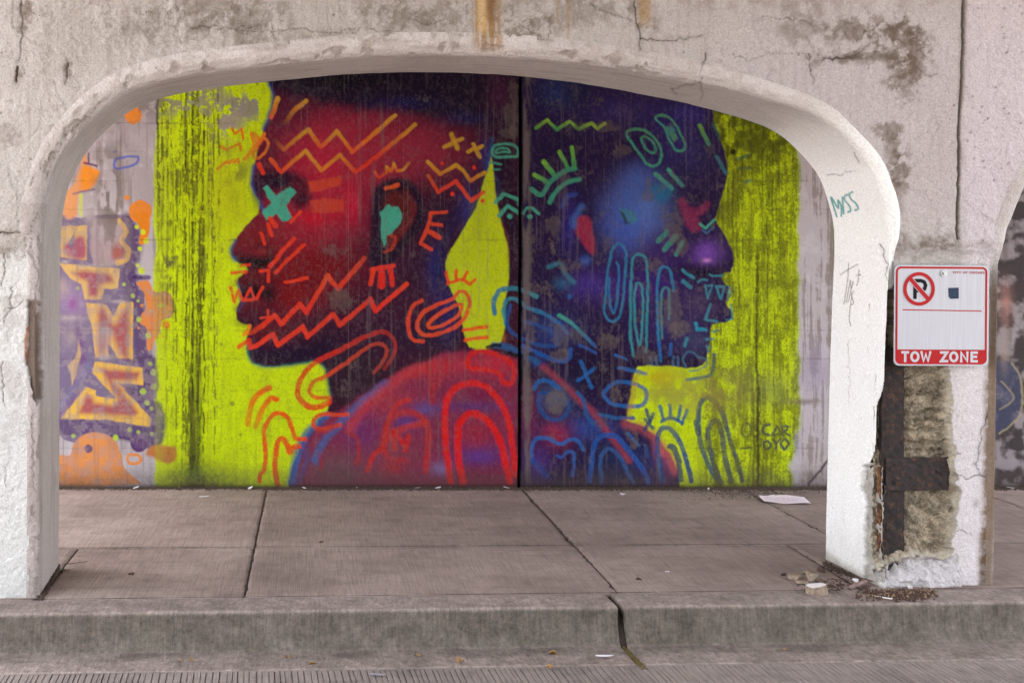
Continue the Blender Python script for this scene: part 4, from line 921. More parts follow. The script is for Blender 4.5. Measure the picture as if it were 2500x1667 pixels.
# ochre water stains from the deck above
ow = fbm(X, Y, 9, 90, seed=121, oct=3)
A.mask(sstep(46, 20, np.abs(X - 1190 - 8 * A.wx)) * sstep(135, 100, Y + 40 * (ow - .5)) * (0.25 + .65 * sstep(.4, .6, ow)), (152, 116, 70)); A.mask(sstep(18, 6, np.abs(X - 1178)) * sstep(100, 60, Y) * .8, (206, 172, 122)); A.mask(sstep(20, 8, np.abs(X - 1200)) * sstep(70, 20, Y) * .6, (112, 76, 40))
A.mask(sstep(22, 8, np.abs(X - 1575)) * sstep(75, 40, Y + 30 * (ow - .5)) * .7, (166, 132, 86)); A.mask(sstep(6, 2, np.abs(X - 1388)) * sstep(140, 60, Y) * .5, (160, 126, 84)); A.mask(sstep(5, 2, np.abs(X - 1362)) * sstep(80, 30, Y) * .4, (160, 126, 84))
# brown run down the right pier
bx = np.interp(Y, [640, 700, 900, 1165, 1320, 1440], [2446, 2436, 2424, 2420, 2410, 2404])
A.mask((X > 2330) * sstep(28 + 14 * (gt - .5), 6, np.abs(X - bx)) * sstep(640, 720, Y) * (.45 + .5 * sstep(.35, .6, gt)), (120, 94, 66)); A.mask((X > 2330) * sstep(20, 8, np.abs(X - bx)) * sstep(1240, 1380, Y) * .6, (84, 66, 48))
A.mask((X > 2330) * sstep(26, 4, np.abs(X - bx)) * sstep(1130, 1160, Y) * sstep(1200, 1165, Y) * .6, (96, 72, 50)); A.blob(2384, 1228, 10, 12, (120, 108, 100), op=.6, tex=.6)
# cracks
for P, w, hl in (([(1551, 0), (1556, 60), (1563, 95), (1560, 130), (1556, 170)], 3.2, 5), ([(1563, 94), (1600, 97), (1640, 100), (1680, 92), (1718, 88)], 2.4, 4), ([(1440, 8), (1470, 25), (1540, 50)], 1.8, 5), ([(1340, 95), (1345, 40)], 1.4, 3), ([(1790, 130), (1830, 150), (1880, 130), (1975, 130)], 1.0, 0), ([(1714, 190), (1718, 150), (1722, 130)], 4, 5), ([(1975, 130), (1980, 170), (1985, 205)], 2, 4), ([(2010, 140), (2060, 145), (2100, 130), (2130, 100)], 2.6, 5), ([(2010, 145), (2090, 140)], 3.4, 4), ([(460, 68), (500, 64), (560, 70), (612, 66), (640, 58)], 1.8, 4), ([(560, 70), (640, 78), (730, 70), (800, 80), (900, 70), (970, 84)], 1.2, 4), ([(664, 60), (672, 96)], 1.2, 3), ([(52, 0), (55, 60), (48, 110), (44, 150)], 3.0, 6), ([(43, 165), (42, 200)], 9, 3), ([(165, 155), (158, 205)], 4, 5), ([(1000, 48), (1040, 60), (1100, 50)], 1.2, 4), ([(1270, 60), (1340, 100)], 1.6, 4), ([(2240, 165), (2270, 185), (2290, 180)], 1.6, 5), ([(1860, 40), (1960, 48), (2000, 70)], 1.2, 3), ([(2420, 1000), (2398, 1045), (2392, 1100), (2384, 1130)], 3.0, 4), ([(2384, 1130), (2394, 1160), (2360, 1170), (2340, 1162)], 2.2, 2), ([(2394, 1160), (2420, 1168), (2440, 1160)], 3.2, 4), ([(2336, 1102), (2350, 1108)], 1.6, 2), ([(2330, 1300), (2350, 1292), (2375, 1306)], 1.4, 2), ([(0, 570), (40, 566), (78, 574)], 4.5, 3), ([(30, 700), (24, 760), (8, 790)], 2, 3), ([(20, 752), (50, 740), (75, 734)], 1.6, 2), ([(8, 880), (4, 930), (12, 990)], 1.6, 2), ([(10, 620), (14, 660), (4, 700)], 2.4, 3), ([(12, 1140), (16, 1190)], 1.4, 2)):
    A.crack(P, w, dep=0.004 + 0.0012 * w, seed=int(P[0][0]) % 97, halo=hl)
# long vertical joint
A.stroke([(2353, -40), (2350, 200), (2342, 330), (2340, 470), (2338, 582)], 7, (92, 80, 72), soft=2.5, op=.9, smooth=False, dep=0.014, grit=0); A.stroke([(2353, -40), (2350, 200), (2346, 250)], 16, (130, 116, 106), soft=6, op=.6, smooth=False)
# bug holes and small chips
rr = np.random.RandomState(3)
for k in range(150):
    x = rr.uniform(0, 2500); y = rr.uniform(0, 600) if rr.rand() < .8 else rr.uniform(600, 1400)
    if 2350 < x < 2500 and rr.rand() < .5 or rr.rand() < .55:
        A.disc(x, y, rr.uniform(1.4, 3.4), (98, 84, 74), op=.7)
for k in range(40):
    x = rr.uniform(2360, 2500); y = rr.uniform(0, 420); A.disc(x, y, rr.uniform(1.5, 4), (130, 112, 108), op=.6)
# relief
A.h += 0.010 * (fbm(X, Y, 200, seed=131, oct=2) - .5) + 0.009 * (fbm(X, Y, 42, seed=132, oct=4, gain=.6) - .5) * (.6 + 1.2 * sstep(.4, .65, g1)) + 0.0036 * (fbm(X, Y, 9, seed=133, oct=2) - .5) * (.5 + 1.5 * sstep(.45, .6, fbm(X, Y, 120, seed=134)))
edge = fbm(X, Y, 110, seed=135, oct=3); A.h += 0.0035 * sstep(.50, .515, edge) + 0.003 * sstep(.40, .41, fbm(X, Y, 150, seed=136, oct=3))
ledge = sstep(604, 610, Y + 10 * A.wy) * sstep(660, 640, Y) * (X > 2180); A.h -= 0.006 * ledge * (.3 + fbm(X, Y, 24, seed=137))
A.h -= 0.012 * (X > 2160) * np.exp(-((Y - 592) / 18) ** 2) * fbm(X, Y, 60, seed=138)
# left pier: bullnose knocked off, brown core showing
brk = [(66, 735), (100, 738), (106, 800), (104, 870), (112, 960), (90, 990), (76, 930), (62, 890), (68, 830)]
A.poly(brk, (112, 96, 86), soft=3, smooth=False, wob=4, dep=.022); A.stroke([(66, 800), (62, 850), (67, 890)], 8, (150, 84, 30), soft=3, op=.8)

# ---- right pier: plaster fallen away from the steel column
HOLE = np.asarray([(2090, 705), (2200, 700), (2300, 705), (2318, 760), (2321, 894), (2324, 930), (2328, 962), (2323, 989), (2327, 1041), (2333, 1102), (2344, 1179), (2346, 1225), (2336, 1286), (2321, 1353), (2304, 1369), (2274, 1358), (2219, 1360), (2179, 1378), (2150, 1393), (2090, 1398)], float)
ih = A.box(HOLE, 60)
hd = np.full(len(X), 99.0); hd[ih] = A.sd(ih, HOLE, 9.0) + 14 * (fbm(X[ih], Y[ih], 16, seed=144, oct=4, gain=.65) - .5)
rough = fbm(X, Y, 26, seed=141, oct=5, gain=.62); rough2 = np.abs(fbm(X, Y, 40, seed=142, oct=4) - .5) * 2
rw = X + 16 * (vn(X, Y, 13, seed=145) - .5); rv = Y + 16 * (vn(X, Y, 11, seed=146) - .5)
fac = np.floor(fbm(rw + .5 * rv, rv - .4 * rw, 22, seed=147, oct=3) * 9) / 9 + .35 * np.floor(fbm(rw, rv, 8, seed=148, oct=2) * 6) / 6
inside_h = hd < 0
dp = sstep(0, -5, hd) * .022 + sstep(-5, -18, hd) * .025 + sstep(-18, -30, hd) * .015
A.h += np.where(inside_h, dp + sstep(-8, -24, hd) * (0.04 * (rough - .5) + 0.05 * (fac - .65) + .012), 0)
A.h += np.where(inside_h & (Y < 900) & (X < 2200), .10, 0)
gouge = np.zeros(len(X))
for P, w in (([(2268, 1010), (2300, 1004)], 7), ([(2220, 1052), (2250, 1055), (2300, 1052)], 8), ([(2240, 1082), (2312, 1086)], 8), ([(2205, 1026), (2225, 1028)], 5), ([(2292, 1102), (2314, 1100)], 5), ([(2262, 965), (2300, 962)], 9), ([(2250, 1030), (2280, 1032)], 4), ([(2215, 930), (2240, 928)], 4)):
    before = A.h.copy(); A.stroke(P, w, (40, 34, 28), soft=2, op=.85, wob=5, dep=.03, grit=0)
core_c = (196, 178, 152)
cm = sstep(-5, -13, hd)
i_ = np.nonzero(inside_h)[0]
dark = (A.col[i_].sum(1) < 0.12)
cc = lin(core_c) * A.k * np.clip(0.15 + 1.15 * fac[i_, None] * (0.35 + 1.1 * g3[i_, None]), .1, 1.3)
lipc = lin((196, 184, 164)) * A.k * (0.45 + .95 * rough[i_, None])
newc = cc * cm[i_, None] + lipc * (1 - cm[i_, None])
A.col[i_] = np.where(dark[:, None], A.col[i_], newc)
A.mask(inside_h * sstep(.52, .6, fbm(X, Y, 34, seed=143, oct=5, gain=.65)) * .5 * cm, (92, 78, 62)); A.mask(inside_h * (A.grain > .8) * .25 * cm, (220, 208, 190)); A.mask(inside_h * (A.grain < .2) * .4 * cm, (50, 42, 34))
# white broken lump at the foot
lump = (hd >= 0) * (X > 2080) * (X < 2340) * sstep(1350, 1385, Y)
A.mask(lump * .55, (210, 204, 204)); A.h += lump * (.055 * sstep(46, 0, hd) * (.3 + 1.2 * rough) + .045 * (fac - .65)) - .025 * lump * sstep(1390, 1430, Y)
A.mask(lump * sstep(.52, .64, rough) * sstep(46, 10, hd) * .6, (150, 138, 130))
A.mask((X > 2000) * sstep(1425, 1440, Y) * .35, (150, 134, 130))

A.col *= np.array([.99, 1.0, 1.0])
TT = T0 + A.h.reshape(FU.shape)
FV = arc_w(FU, TT, FZ).reshape(-1, 3)
FF = grid_faces(*FU.shape)
keep = np.ones(FF.shape[:2], bool)
cu = 0.25 * (FU[:-1, :-1] + FU[1:, 1:] + FU[:-1, 1:] + FU[1:, :-1]); cz = 0.5 * (FZ[:-1, :-1] + FZ[1:, :-1])
CONT = []
for C, mn in ((main_c, True), (right_c, False), (left_c, False)):
    N = normals(C); R = rad_of(C, mn)
    CONT.append((C, N, R, mn))
    off = C + N * (R * 0.985)[:, None]
    if mn:
        mid = 2.0
        off = np.where(((C[:, 0] > mid) & (C[:, 1] < 1.60))[:, None], C, off)
    keep &= ~branch_inside(cu, cz, off)
core = (inside_h & (hd < -20)).reshape(FU.shape)[:-1, :-1] & keep
arcade_mat = painted_mat('painted_plaster', rough=0.8, spec=0.15, grain=0.26, b1=0.9, b2=0.6, s1=110, s2=30, d1=0.008, d2=0.016)
core_mat = painted_mat('broken_concrete', rough=0.95, spec=0.1, grain=0.4, b1=0.9, b2=0.8, s1=90, s2=30, d1=0.012, d2=0.02)
arcade = empty('arcade', tuple(arc_w(np.float64(1.0), np.float64(0.3), np.float64(0.0))), 'weathered off-white concrete arcade with a wide arch between sidewalk and road', 'arcade')
link('front_face', sub_mesh('front_face', FV, FF[keep & ~core], A.col), arcade_mat, arcade)
link('exposed_concrete', sub_mesh('exposed_concrete', FV, FF[core], A.col), core_mat, arcade, 'rough tan concrete core bared where the plaster fell off')

# ---- jambs, soffit and rolled edge of each bay
def tau_sample(u, z):
    """front relief at (u, z)"""
    iu = np.clip(np.searchsorted(u_, u) - 1, 0, len(u_) - 2); iz = np.clip(np.searchsorted(z_, z) - 1, 0, len(z_) - 2)
    a = np.clip((u - u_[iu]) / (u_[iu + 1] - u_[iu]), 0, 1); b_ = np.clip((z - z_[iz]) / (z_[iz + 1] - z_[iz]), 0, 1)
    return (TT[iz, iu] * (1 - a) + TT[iz, iu + 1] * a) * (1 - b_) + (TT[iz + 1, iu] * (1 - a) + TT[iz + 1, iu + 1] * a) * b_


JEDGE = np.asarray([(560, 2300), (600, 2300), (632, 2178), (675, 2176), (732, 2176), (772, 2180), (804, 2170), (861, 2165), (947, 2156), (990, 2142), (1072, 2139), (1108, 2133), (1131, 2124), (1136, 2146), (1200, 2146), (1300, 2142), (1392, 2146), (1400, 2300), (1480, 2300)], float)
strip_names = []
for C, N, R, mn in CONT:
    fine = mn
    nb = 16 if fine else 8
    ns = 70 if fine else 14
    rows_t, rows_s = [], []
    for a in np.linspace(0, 1, ns, endpoint=False):
        rows_t.append(THICK + (R - THICK) * a); rows_s.append(0 * R)
    for a in np.linspace(0, math.pi / 2, nb):
        rows_t.append(R * (1 - math.sin(a))); rows_s.append(R * (1 - math.cos(a)))
    flg = [1.08, 1.2, 1.3]
    for a in flg:
        rows_t.append(0 * R); rows_s.append(R * a)
    Tr = np.asarray(rows_t); Sr = np.asarray(rows_s)
    U = C[None, :, 0] + N[None, :, 0] * Sr; Zz = C[None, :, 1] + N[None, :, 1] * Sr
    # let the roll follow the relief of the front sheet
    fr = tau_sample(U, Zz)
    wgt = np.clip(1 - Tr / np.maximum(R, 1e-3), 0, 1) ** 2
    base_t = tau_sample(C[:, 0] + N[:, 0] * R * 1.05, C[:, 1] + N[:, 1] * R * 1.05)[None]
    Tt = Tr + wgt * fr - .0018 * wgt
    nfl = len(flg)
    Tt[-nfl:] = fr[-nfl:] + np.asarray([-.0016, -.0007, .004])[:, None]
    if mn:   # lower right jamb ends at the broken corner: no flange
        brk_m = (C[:, 0] > 2.0) & (C[:, 1] < 1.62)
    arcl = np.cumsum(np.concatenate([[0], np.hypot(*np.diff(C, axis=0).T)]))
    AL = np.repeat(arcl[None], len(Tr), 0) * 500
    TV = (Tr + 1.0 - Sr) * 500
    dn = 0.006 * (fbm(AL, TV, 150, seed=201, oct=3) - .5) + 0.0022 * (fbm(AL, TV, 20, seed=202, oct=3) - .5)
    chip = sstep(.60, .66, fbm(AL, TV, 36, seed=203, oct=4)) * np.clip(1 - np.abs(Tr - .03) / .07, 0, 1) * np.where(C[None, :, 0] > 1.9, 0.25, 1.0)
    dn = dn + 0.010 * chip
    P = arc_w(U + N[None, :, 0] * dn * (Tt > .002), Tt + .35 * chip * .02, Zz + N[None, :, 1] * dn * (Tt > .002))
    sx, sy = px_of(P)
    B = Painter(sx, sy, (202, 195, 192), 0.82)
    al = AL.ravel(); tv = TV.ravel(); tr = Tr.ravel()
    h1 = fbm(al, tv, 180, seed=211, oct=4); h2 = fbm(al, tv, 30, seed=212, oct=4); run_ = fbm(B.X, B.Y, 8, 200, seed=213, oct=3)
    B.mask(sstep(.45, .7, h1) * .4, (176, 166, 162)); B.mask(sstep(.55, .7, h2) * .25, (212, 206, 202)); B.mask(sstep(.6, .75, fbm(al, tv, 90, 8, seed=214, oct=3)) * .35, (140, 128, 122))
    B.mask(chip.ravel() * .6, (150, 138, 128))
    if mn:
        owb = fbm(B.X, B.Y, 9, 90, seed=121, oct=3)
        B.mask(sstep(46, 20, np.abs(B.X - 1192 - 8 * B.wx)) * sstep(150, 105, B.Y + 40 * (owb - .5)) * (.25 + .6 * sstep(.4, .6, owb)) * (tr < .12), (158, 118, 68))
    B.mask(sstep(R.mean() * .9, .0, tr) * sstep(.4, .6, h2) * .35, (160, 148, 138))
    zz = Zz.ravel(); uu = U.ravel()
    if C is right_c:
        bx = np.interp(B.Y, [640, 700, 900, 1165, 1320, 1440], [2446, 2436, 2424, 2420, 2410, 2404])
        B.mask((B.X < 2470) * sstep(34, 6, np.abs(B.X - bx)) * sstep(640, 720, B.Y) * .8, (120, 94, 66))
    if mn:
        rj = (uu > 1.6)
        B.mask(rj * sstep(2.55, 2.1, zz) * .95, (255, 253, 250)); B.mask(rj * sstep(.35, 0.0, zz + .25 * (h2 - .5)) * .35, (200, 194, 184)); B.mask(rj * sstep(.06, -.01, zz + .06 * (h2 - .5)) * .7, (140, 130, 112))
        lj = (uu < 0)
        B.mask(lj * sstep(1.75, 1.4, zz) * .35, (190, 178, 178)); B.mask(lj * sstep(.95, .8, zz + .1 * (h2 - .5)) * .35, (168, 154, 142)); B.mask(lj * sstep(.5, .62, run_) * .35 * sstep(1.2, .4, zz), (146, 132, 120))
        B.mask(lj * (tr < .10) * (zz < 1.9) * .35, (150, 138, 132))
        # dark crack where the rolled edge parts from the front plaster
        B.mask(sstep(.05, .60, np.abs(Sr.ravel() / np.repeat(R[None], len(Tr), 0).ravel() - 1.22)) * 0, (90, 80, 72))
        for Pp, w in (([(1714, 190), (1710, 200), (1640, 216)], 2.2), ([(1710, 200), (1711, 245)], 2.0), ([(1640, 216), (1650, 232)], 3.2), ([(1556, 165), (1560, 152)], 2), ([(380, 166), (400, 178), (425, 176)], 2.2), ([(2018, 430), (2090, 418)], 1.4), ([(2085, 372), (2098, 398)], 2.2), ([(2149, 597), (2158, 625), (2166, 660), (2168, 690)], 3.0), ([(93, 520), (76, 560), (76, 600), (84, 640), (93, 680), (88, 731)], 2.6), ([(80, 1010), (76, 1060), (82, 1110), (80, 1170), (86, 1200)], 2.6), ([(150, 350), (110, 440)], 1.6), ([(96, 415), (160, 330), (260, 240)], 1.6)):
            B.crack(Pp, w, dep=0, seed=int(Pp[0][0]) % 89, halo=3)
        # two hand-written tags on the bright jamb
        TQ = (26, 150, 150)
        def q2(pts): return [(1980 + a / 2.704, 60 + b / 2.704) for a, b in pts]
        for Pp in ([(170, 1268), (132, 1140), (180, 1215), (178, 1160), (200, 1200), (200, 1265)], [(208, 1140), (216, 1250)], [(242, 1122), (222, 1135), (226, 1165), (252, 1195), (262, 1228), (244, 1238)], [(275, 1105), (254, 1120), (262, 1150), (295, 1180), (312, 1215), (290, 1228)]):
            B.stroke(q2(Pp), 4.2, TQ, soft=1.2, wob=.5, grit=.2, op=.9)
        def q3(pts): return [(1980 + a / 3.485, 560 + b / 3.485) for a, b in pts]
        BRN = (92, 66, 44)
        for Pp in ([(248, 386), (330, 335), (398, 298)], [(320, 290), (312, 420), (282, 632)], [(335, 430), (318, 520), (300, 622)], [(335, 430), (340, 500), (360, 440), (330, 560), (316, 622)], [(365, 520), (345, 560), (362, 625), (345, 640)], [(408, 345), (402, 440), (388, 480)], [(385, 395), (425, 385)], [(350, 540), (330, 700), (325, 760), (338, 820)]):
            B.stroke(q3(Pp), 2.2, BRN, soft=.9, wob=.5, grit=.35, op=.8)
        B.crack([(2074, 830), (2070, 870), (2077, 930), (2072, 985)], 1.6, c=(150, 130, 116), dep=0, seed=5)
        # left: bullnose knocked off
        ib = B.box(np.asarray(brk), 10); bd = B.sd(ib, np.asarray(brk), 4.0)
        aa = (1 - sstep(-3, 3, bd)) * (tr[ib] < .16)
        B.blend(ib, aa, lin((116, 100, 90)) * B.k)
        B.stroke([(66, 800), (62, 850), (67, 890)], 8, (150, 84, 30), soft=3, op=.8)
        # right: broken edge, bared concrete low on the jamb
        xe = np.interp(B.Y, JEDGE[:, 0], JEDGE[:, 1])
        xe2 = np.interp(B.Y, [1100, 1131, 1137, 1194, 1230, 1270, 1347, 1410, 1440], [2170, 2124, 2103, 2101, 2112, 2106, 2107, 2106, 2110]) + 9 * B.wx
        bare = (uu > 2.0) & (B.X > xe2) & (B.Y > 1131) & (B.Y < 1420)
        gone = ((uu > 2.0) & (B.X > xe + 5 * B.wy) & (zz < 1.62)).reshape(Tr.shape)
        rg = fbm(al, tv, 24, seed=221, oct=5, gain=.62)
        i = np.nonzero(bare)[0]
        cb = lin((176, 168, 158)) * B.k * (.45 + .95 * rg[i, None])
        B.blend(i, np.full(len(i), .92), cb)
        Pf = P.reshape(-1, 3); nn = np.repeat((N[None] * np.ones((len(Tr), 1, 1))), 1, 0).reshape(-1, 2)
        push = bare * (.018 + .045 * (rg - .35))
        push = push + ((aa_full := np.zeros(len(tr))) * 0)
        aa_full[ib] = aa
        push = push + aa_full * .025
        Pf = Pf + arc_w(nn[:, 0] * push, 0 * push, nn[:, 1] * push) - arc_w(0 * push, 0 * push, 0 * push)
        P = Pf.reshape(P.shape)
    F = grid_faces(*Tr.shape)
    kp = np.ones(F.shape[:2], bool)
    if mn:
        kp &= ~(gone[:-1, :-1] | gone[1:, 1:])
        lowr_m = brk_m[None, :-1] & (np.arange(len(Tr) - 1)[:, None] >= len(Tr) - 1 - nfl)
        kp &= ~lowr_m
    nm = 'arch_reveal'
    me = sub_mesh(nm, P.reshape(-1, 3), F[kp], B.col)
    o = link(nm, me, arcade_mat, arcade)
    if mn:
        o['label'] = 'smooth reveal and rolled edge of the wide arch, bright white on its right jamb'
# rear face of the arcade, plain
bu = axis([(-5.6, 7.6, 0.05)]); bz = axis([(-0.012, 4.24, 0.05)])
BU, BZ = np.meshgrid(bu, bz)
BF = grid_faces(*BU.shape); kb = np.ones(BF.shape[:2], bool)
cu = BU[:-1, :-1] + .025; cz = BZ[:-1, :-1] + .025
for C, N, R, mn in CONT: kb &= ~branch_inside(cu, cz, C + N * 0.04)
link('rear_face', sub_mesh('rear_face', arc_w(BU, THICK - .004 + 0 * BU, BZ).reshape(-1, 3), BF[kb]), flat_mat('rear_plaster', (196, 188, 184), 0.85, var=.15, sc=6), arcade)

# ---- riveted steel column inside the right pier
rust, nt, b = mat_new('rusted_steel')
v = coords(nt); n1 = noise_node(nt, 38, 6, .65, v); n2 = noise_node(nt, 150, 4, .6, v)
c = ramp(nt, n1.outputs['Fac'], [(.34, tuple(lin((20, 16, 15)))), (.55, tuple(lin((40, 28, 24)))), (.68, tuple(lin((84, 50, 28)))), (.8, tuple(lin((46, 34, 30))))])
nt.links.new(c, b.inputs['Base Color']); b.inputs['Roughness'].default_value = .8; b.inputs['Metallic'].default_value = .15
bump_chain(nt, b, [(n1.outputs['Fac'], .7, .012), (n2.outputs['Fac'], .6, .004)])
rust2, nt, b = mat_new('orange_rust')
v = coords(nt); n1 = noise_node(nt, 60, 6, .65, v)
c = ramp(nt, n1.outputs['Fac'], [(.38, tuple(lin((46, 28, 20)))), (.55, tuple(lin((96, 58, 30)))), (.66, tuple(lin((150, 96, 44)))), (.78, tuple(lin((176, 160, 146))))])
nt.links.new(c, b.inputs['Base Color']); b.inputs['Roughness'].default_value = .9
bump_chain(nt, b, [(n1.outputs['Fac'], .8, .01)])


def slab_mesh(name, u0, u1, t0, t1, z0, z1, jit=.003, step=.03, seed=0):
    """bent and pitted plate in the arcade frame"""
    bm = bmesh.new()
    bmesh.ops.create_cube(bm, size=1)
    for vv in bm.verts:
        vv.co = Vector(((u0 + u1) / 2 + vv.co.x * (u1 - u0), (t0 + t1) / 2 + vv.co.y * (t1 - t0), (z0 + z1) / 2 + vv.co.z * (z1 - z0)))
    for ax, a, bb in ((0, u0, u1), (2, z0, z1)):
        n = int((bb - a) / step)
        for k in range(1, n + 1):
            co = [0, 0, 0]; no = [0, 0, 0]; co[ax] = a + (bb - a) * k / (n + 1); no[ax] = 1
            bmesh.ops.bisect_plane(bm, geom=bm.verts[:] + bm.edges[:] + bm.faces[:], plane_co=co, plane_no=no)
    rnd = random.Random(seed)
    for vv in bm.verts:
        vv.co += Vector((rnd.uniform(-jit, jit), rnd.uniform(-jit, jit), rnd.uniform(-jit, jit)))
        w = arc_w(np.float64(vv.co.x), np.float64(vv.co.y), np.float64(vv.co.z)); vv.co = Vector(w)
    return bm_mesh(name, bm)


def uz(x, y, t): return tuple(float(q) for q in arc_px(x, y, t))
tc = .085
uL, _ = uz(2158, 1000, tc); uR, _ = uz(2207, 1000, tc); _, zb = uz(2160, 1386, tc); _, zt = uz(2160, 850, tc)
column = link('steel_column', slab_mesh('steel_column', uL, uR, tc, tc + .014, zb - .03, zt, seed=1), rust, arcade, 'rusted dark steel column bared in the right pier')
link('side_flange', slab_mesh('side_flange', uL - .012, uL, tc - .006, tc + .16, zb - .03, zt, seed=2), rust, column)
uE, _ = uz(2150, 1300, tc - .01); _, ze = uz(2150, 1140, tc)
link('flange_edge', slab_mesh('flange_edge', uL - .024, uL - .013, tc - .012, tc + .02, zb - .02, ze, jit=.004, seed=3), rust2, column, 'orange rusted flange edge')
uB, zB0 = uz(2316, 1196, tc - .012); _, zB1 = uz(2316, 1116, tc - .012)
link('batten_plate', slab_mesh('batten_plate', uL + .004, uB, tc - .014, tc - .002, zB0, zB1, seed=4), rust, column)
for k, (x, y) in enumerate(((2186, 1134), (2186, 1178), (2290, 1150))):
    u, z = uz(x, y, tc - .02)
    bm = bmesh.new(); bmesh.ops.create_uvsphere(bm, u_segments=10, v_segments=6, radius=.011)
    bmesh.ops.scale(bm, vec=(1, .6, 1), verts=bm.verts)
    bmesh.ops.translate(bm, vec=Vector(arc_w(np.float64(u), np.float64(tc - .014), np.float64(z))), verts=bm.verts)
    link('rivet', bm_mesh('rivet', bm, True), rust, column)
# ------------------------------------------------------------------ ground, sidewalk, kerb, road, deck
def conc_mat(name, c1, c2, c3, broom=(260, 6, 6), brot=(0, 0, 0), bs=.35, streak=True):
    m, nt, b = mat_new(name)
    v = coords(nt)
    big = noise_node(nt, 1.3, 5, .6, v); mid_ = noise_node(nt, 9, 6, .65, v); fine = noise_node(nt, 220, 4, .6, v)
    br = noise_node(nt, 1.0, 3, .6, coords(nt, broom, brot))
    stn = noise_node(nt, 1.0, 5, .6, coords(nt, (1.1, 9, 9)))
    col = ramp(nt, big.outputs['Fac'], [(.3, tuple(lin(c1))), (.52, tuple(lin(c2))), (.72, tuple(lin(c3)))])
    sp = ramp(nt, mid_.outputs['Fac'], [(.28, (.72, .72, .72)), (.5, (1, 1, 1)), (.8, (1.12, 1.1, 1.1))])
    col = mix(nt, 'MULTIPLY', .85, col, sp)
    if streak:
        sk = ramp(nt, stn.outputs['Fac'], [(.5, (1, 1, 1)), (.68, (.74, .72, .72)), (.78, (.6, .57, .57))])
        col = mix(nt, 'MULTIPLY', .4, col, sk)
    fg = ramp(nt, fine.outputs['Fac'], [(.25, (.6, .6, .6)), (.75, (1.26, 1.26, 1.26))])
    col = mix(nt, 'MULTIPLY', 1.0, col, fg)
    oi = nt.nodes.new('ShaderNodeObjectInfo')
    col = mix(nt, 'MULTIPLY', 1.0, col, ramp(nt, oi.outputs['Random'], [(0, (.88, .87, .86)), (1, (1.08, 1.07, 1.06))]))
    spn = noise_node(nt, 26, 2, .5, v)
    col = mix(nt, 'MULTIPLY', 1.0, col, ramp(nt, spn.outputs['Fac'], [(.20, (.45, .42, .4)), (.27, (1, 1, 1))]))
    bg_ = ramp(nt, br.outputs['Fac'], [(.3, (.78, .78, .78)), (.7, (1.14, 1.14, 1.14))])
    col = mix(nt, 'MULTIPLY', .9, col, bg_)
    nt.links.new(col, b.inputs['Base Color'])
    b.inputs['Roughness'].default_value = .88
    b.inputs['Specular IOR Level'].default_value = .12
    bump_chain(nt, b, [(br.outputs['Fac'], bs, .006), (fine.outputs['Fac'], .35, .003)])
    return m


walk_mat = conc_mat('broomed_concrete', (128, 112, 105), (149, 132, 124), (164, 147, 138), broom=(95, 3.5, 3.5), bs=.8)
kerb_mat = conc_mat('kerb_concrete', (134, 118, 116), (150, 133, 131), (160, 143, 141), broom=(120, 10, 14), brot=(0, math.radians(8), math.radians(14)), bs=.6, streak=False)
road_mat = conc_mat('road_concrete', (132, 121, 116), (148, 136, 130), (158, 146, 140), broom=(90, 6, 6), bs=.3)
dirt_mat = flat_mat('joint_dirt', (46, 38, 32), .95, .2, var=.5, sc=120, bump=.8, bd=.006)
asph_mat = flat_mat('outside_ground', (128, 124, 118), .95, .2, var=.2, sc=3)

me = fast_mesh('ground', [(-400, -400, -.30), (400, -400, -.30), (400, 400, -.30), (-400, 400, -.30)], [(0, 1, 2, 3)])
link('ground', me, asph_mat, kind='structure', label='bare open ground reaching away outside the underpass')

# sidewalk slabs: each slab is a cast block of its own with tooled edges
def kerb_y(X_): return FY0 - 0.020 * CA + X_ * SA / CA          # back of the kerb at X
def mid_y(X_): return 7.15 + 0.0235 * (X_ + 1.32)
bed = fast_mesh('sidewalk', [(-9, 5.8, -.011), (12, 6.74, -.011), (12, WALL_Y + .1, -.011), (-9, WALL_Y + .1, -.011)], [(0, 1, 2, 3)])
walk = link('sidewalk', bed, dirt_mat, kind='structure', label='broom-finished concrete sidewalk under the arches')


def slab(x0, x1, ya, yb, seed, parent):
    n, m = max(4, int((x1 - x0) / .022)), 80
    a = np.linspace(0, 1, n); bq = np.linspace(0, 1, m)
    g = .0055
    XX = x0 + g + (x1 - x0 - 2 * g) * a[None] + 0 * bq[:, None]
    Y0 = ya(XX) + g * 1.5; Y1 = yb(XX) - g * 1.5
    YY = Y0 + (Y1 - Y0) * bq[:, None]
    rs = np.random.RandomState(seed)
    e = np.minimum(np.minimum(XX - XX.min(), XX.max() - XX), np.minimum(YY - Y0, Y1 - YY))
    ZZ = -.006 * np.exp(-e / .008) + .004 * (fbm(XX * 100, YY * 100, 60, seed=seed) - .5) + rs.uniform(-.002, .002)
    # chips along the edges
    ch = sstep(.62, .72, fbm(XX * 100, YY * 100, 7, seed=seed + 9, oct=3)) * np.exp(-e / .012)
    ZZ = ZZ - .008 * ch
    V = np.stack([XX, YY, ZZ], -1).reshape(-1, 3)
    F = grid_faces(m, n).reshape(-1, 4)
    # skirt
    i = np.arange(m * n).reshape(m, n)
    ring = np.concatenate([i[0, :], i[1:, -1], i[-1, -2::-1], i[-2:0:-1, 0]])
    base = len(V); Vs = V[ring].copy(); Vs[:, 2] = -.028
    V = np.vstack([V, Vs]); k = len(ring); j = np.arange(k); jn = (j + 1) % k
    F = np.vstack([F, np.stack([ring[j], base + j, base + jn, ring[jn]], -1)])
    link('paving_slab', fast_mesh('paving_slab', V, F), walk_mat, parent)


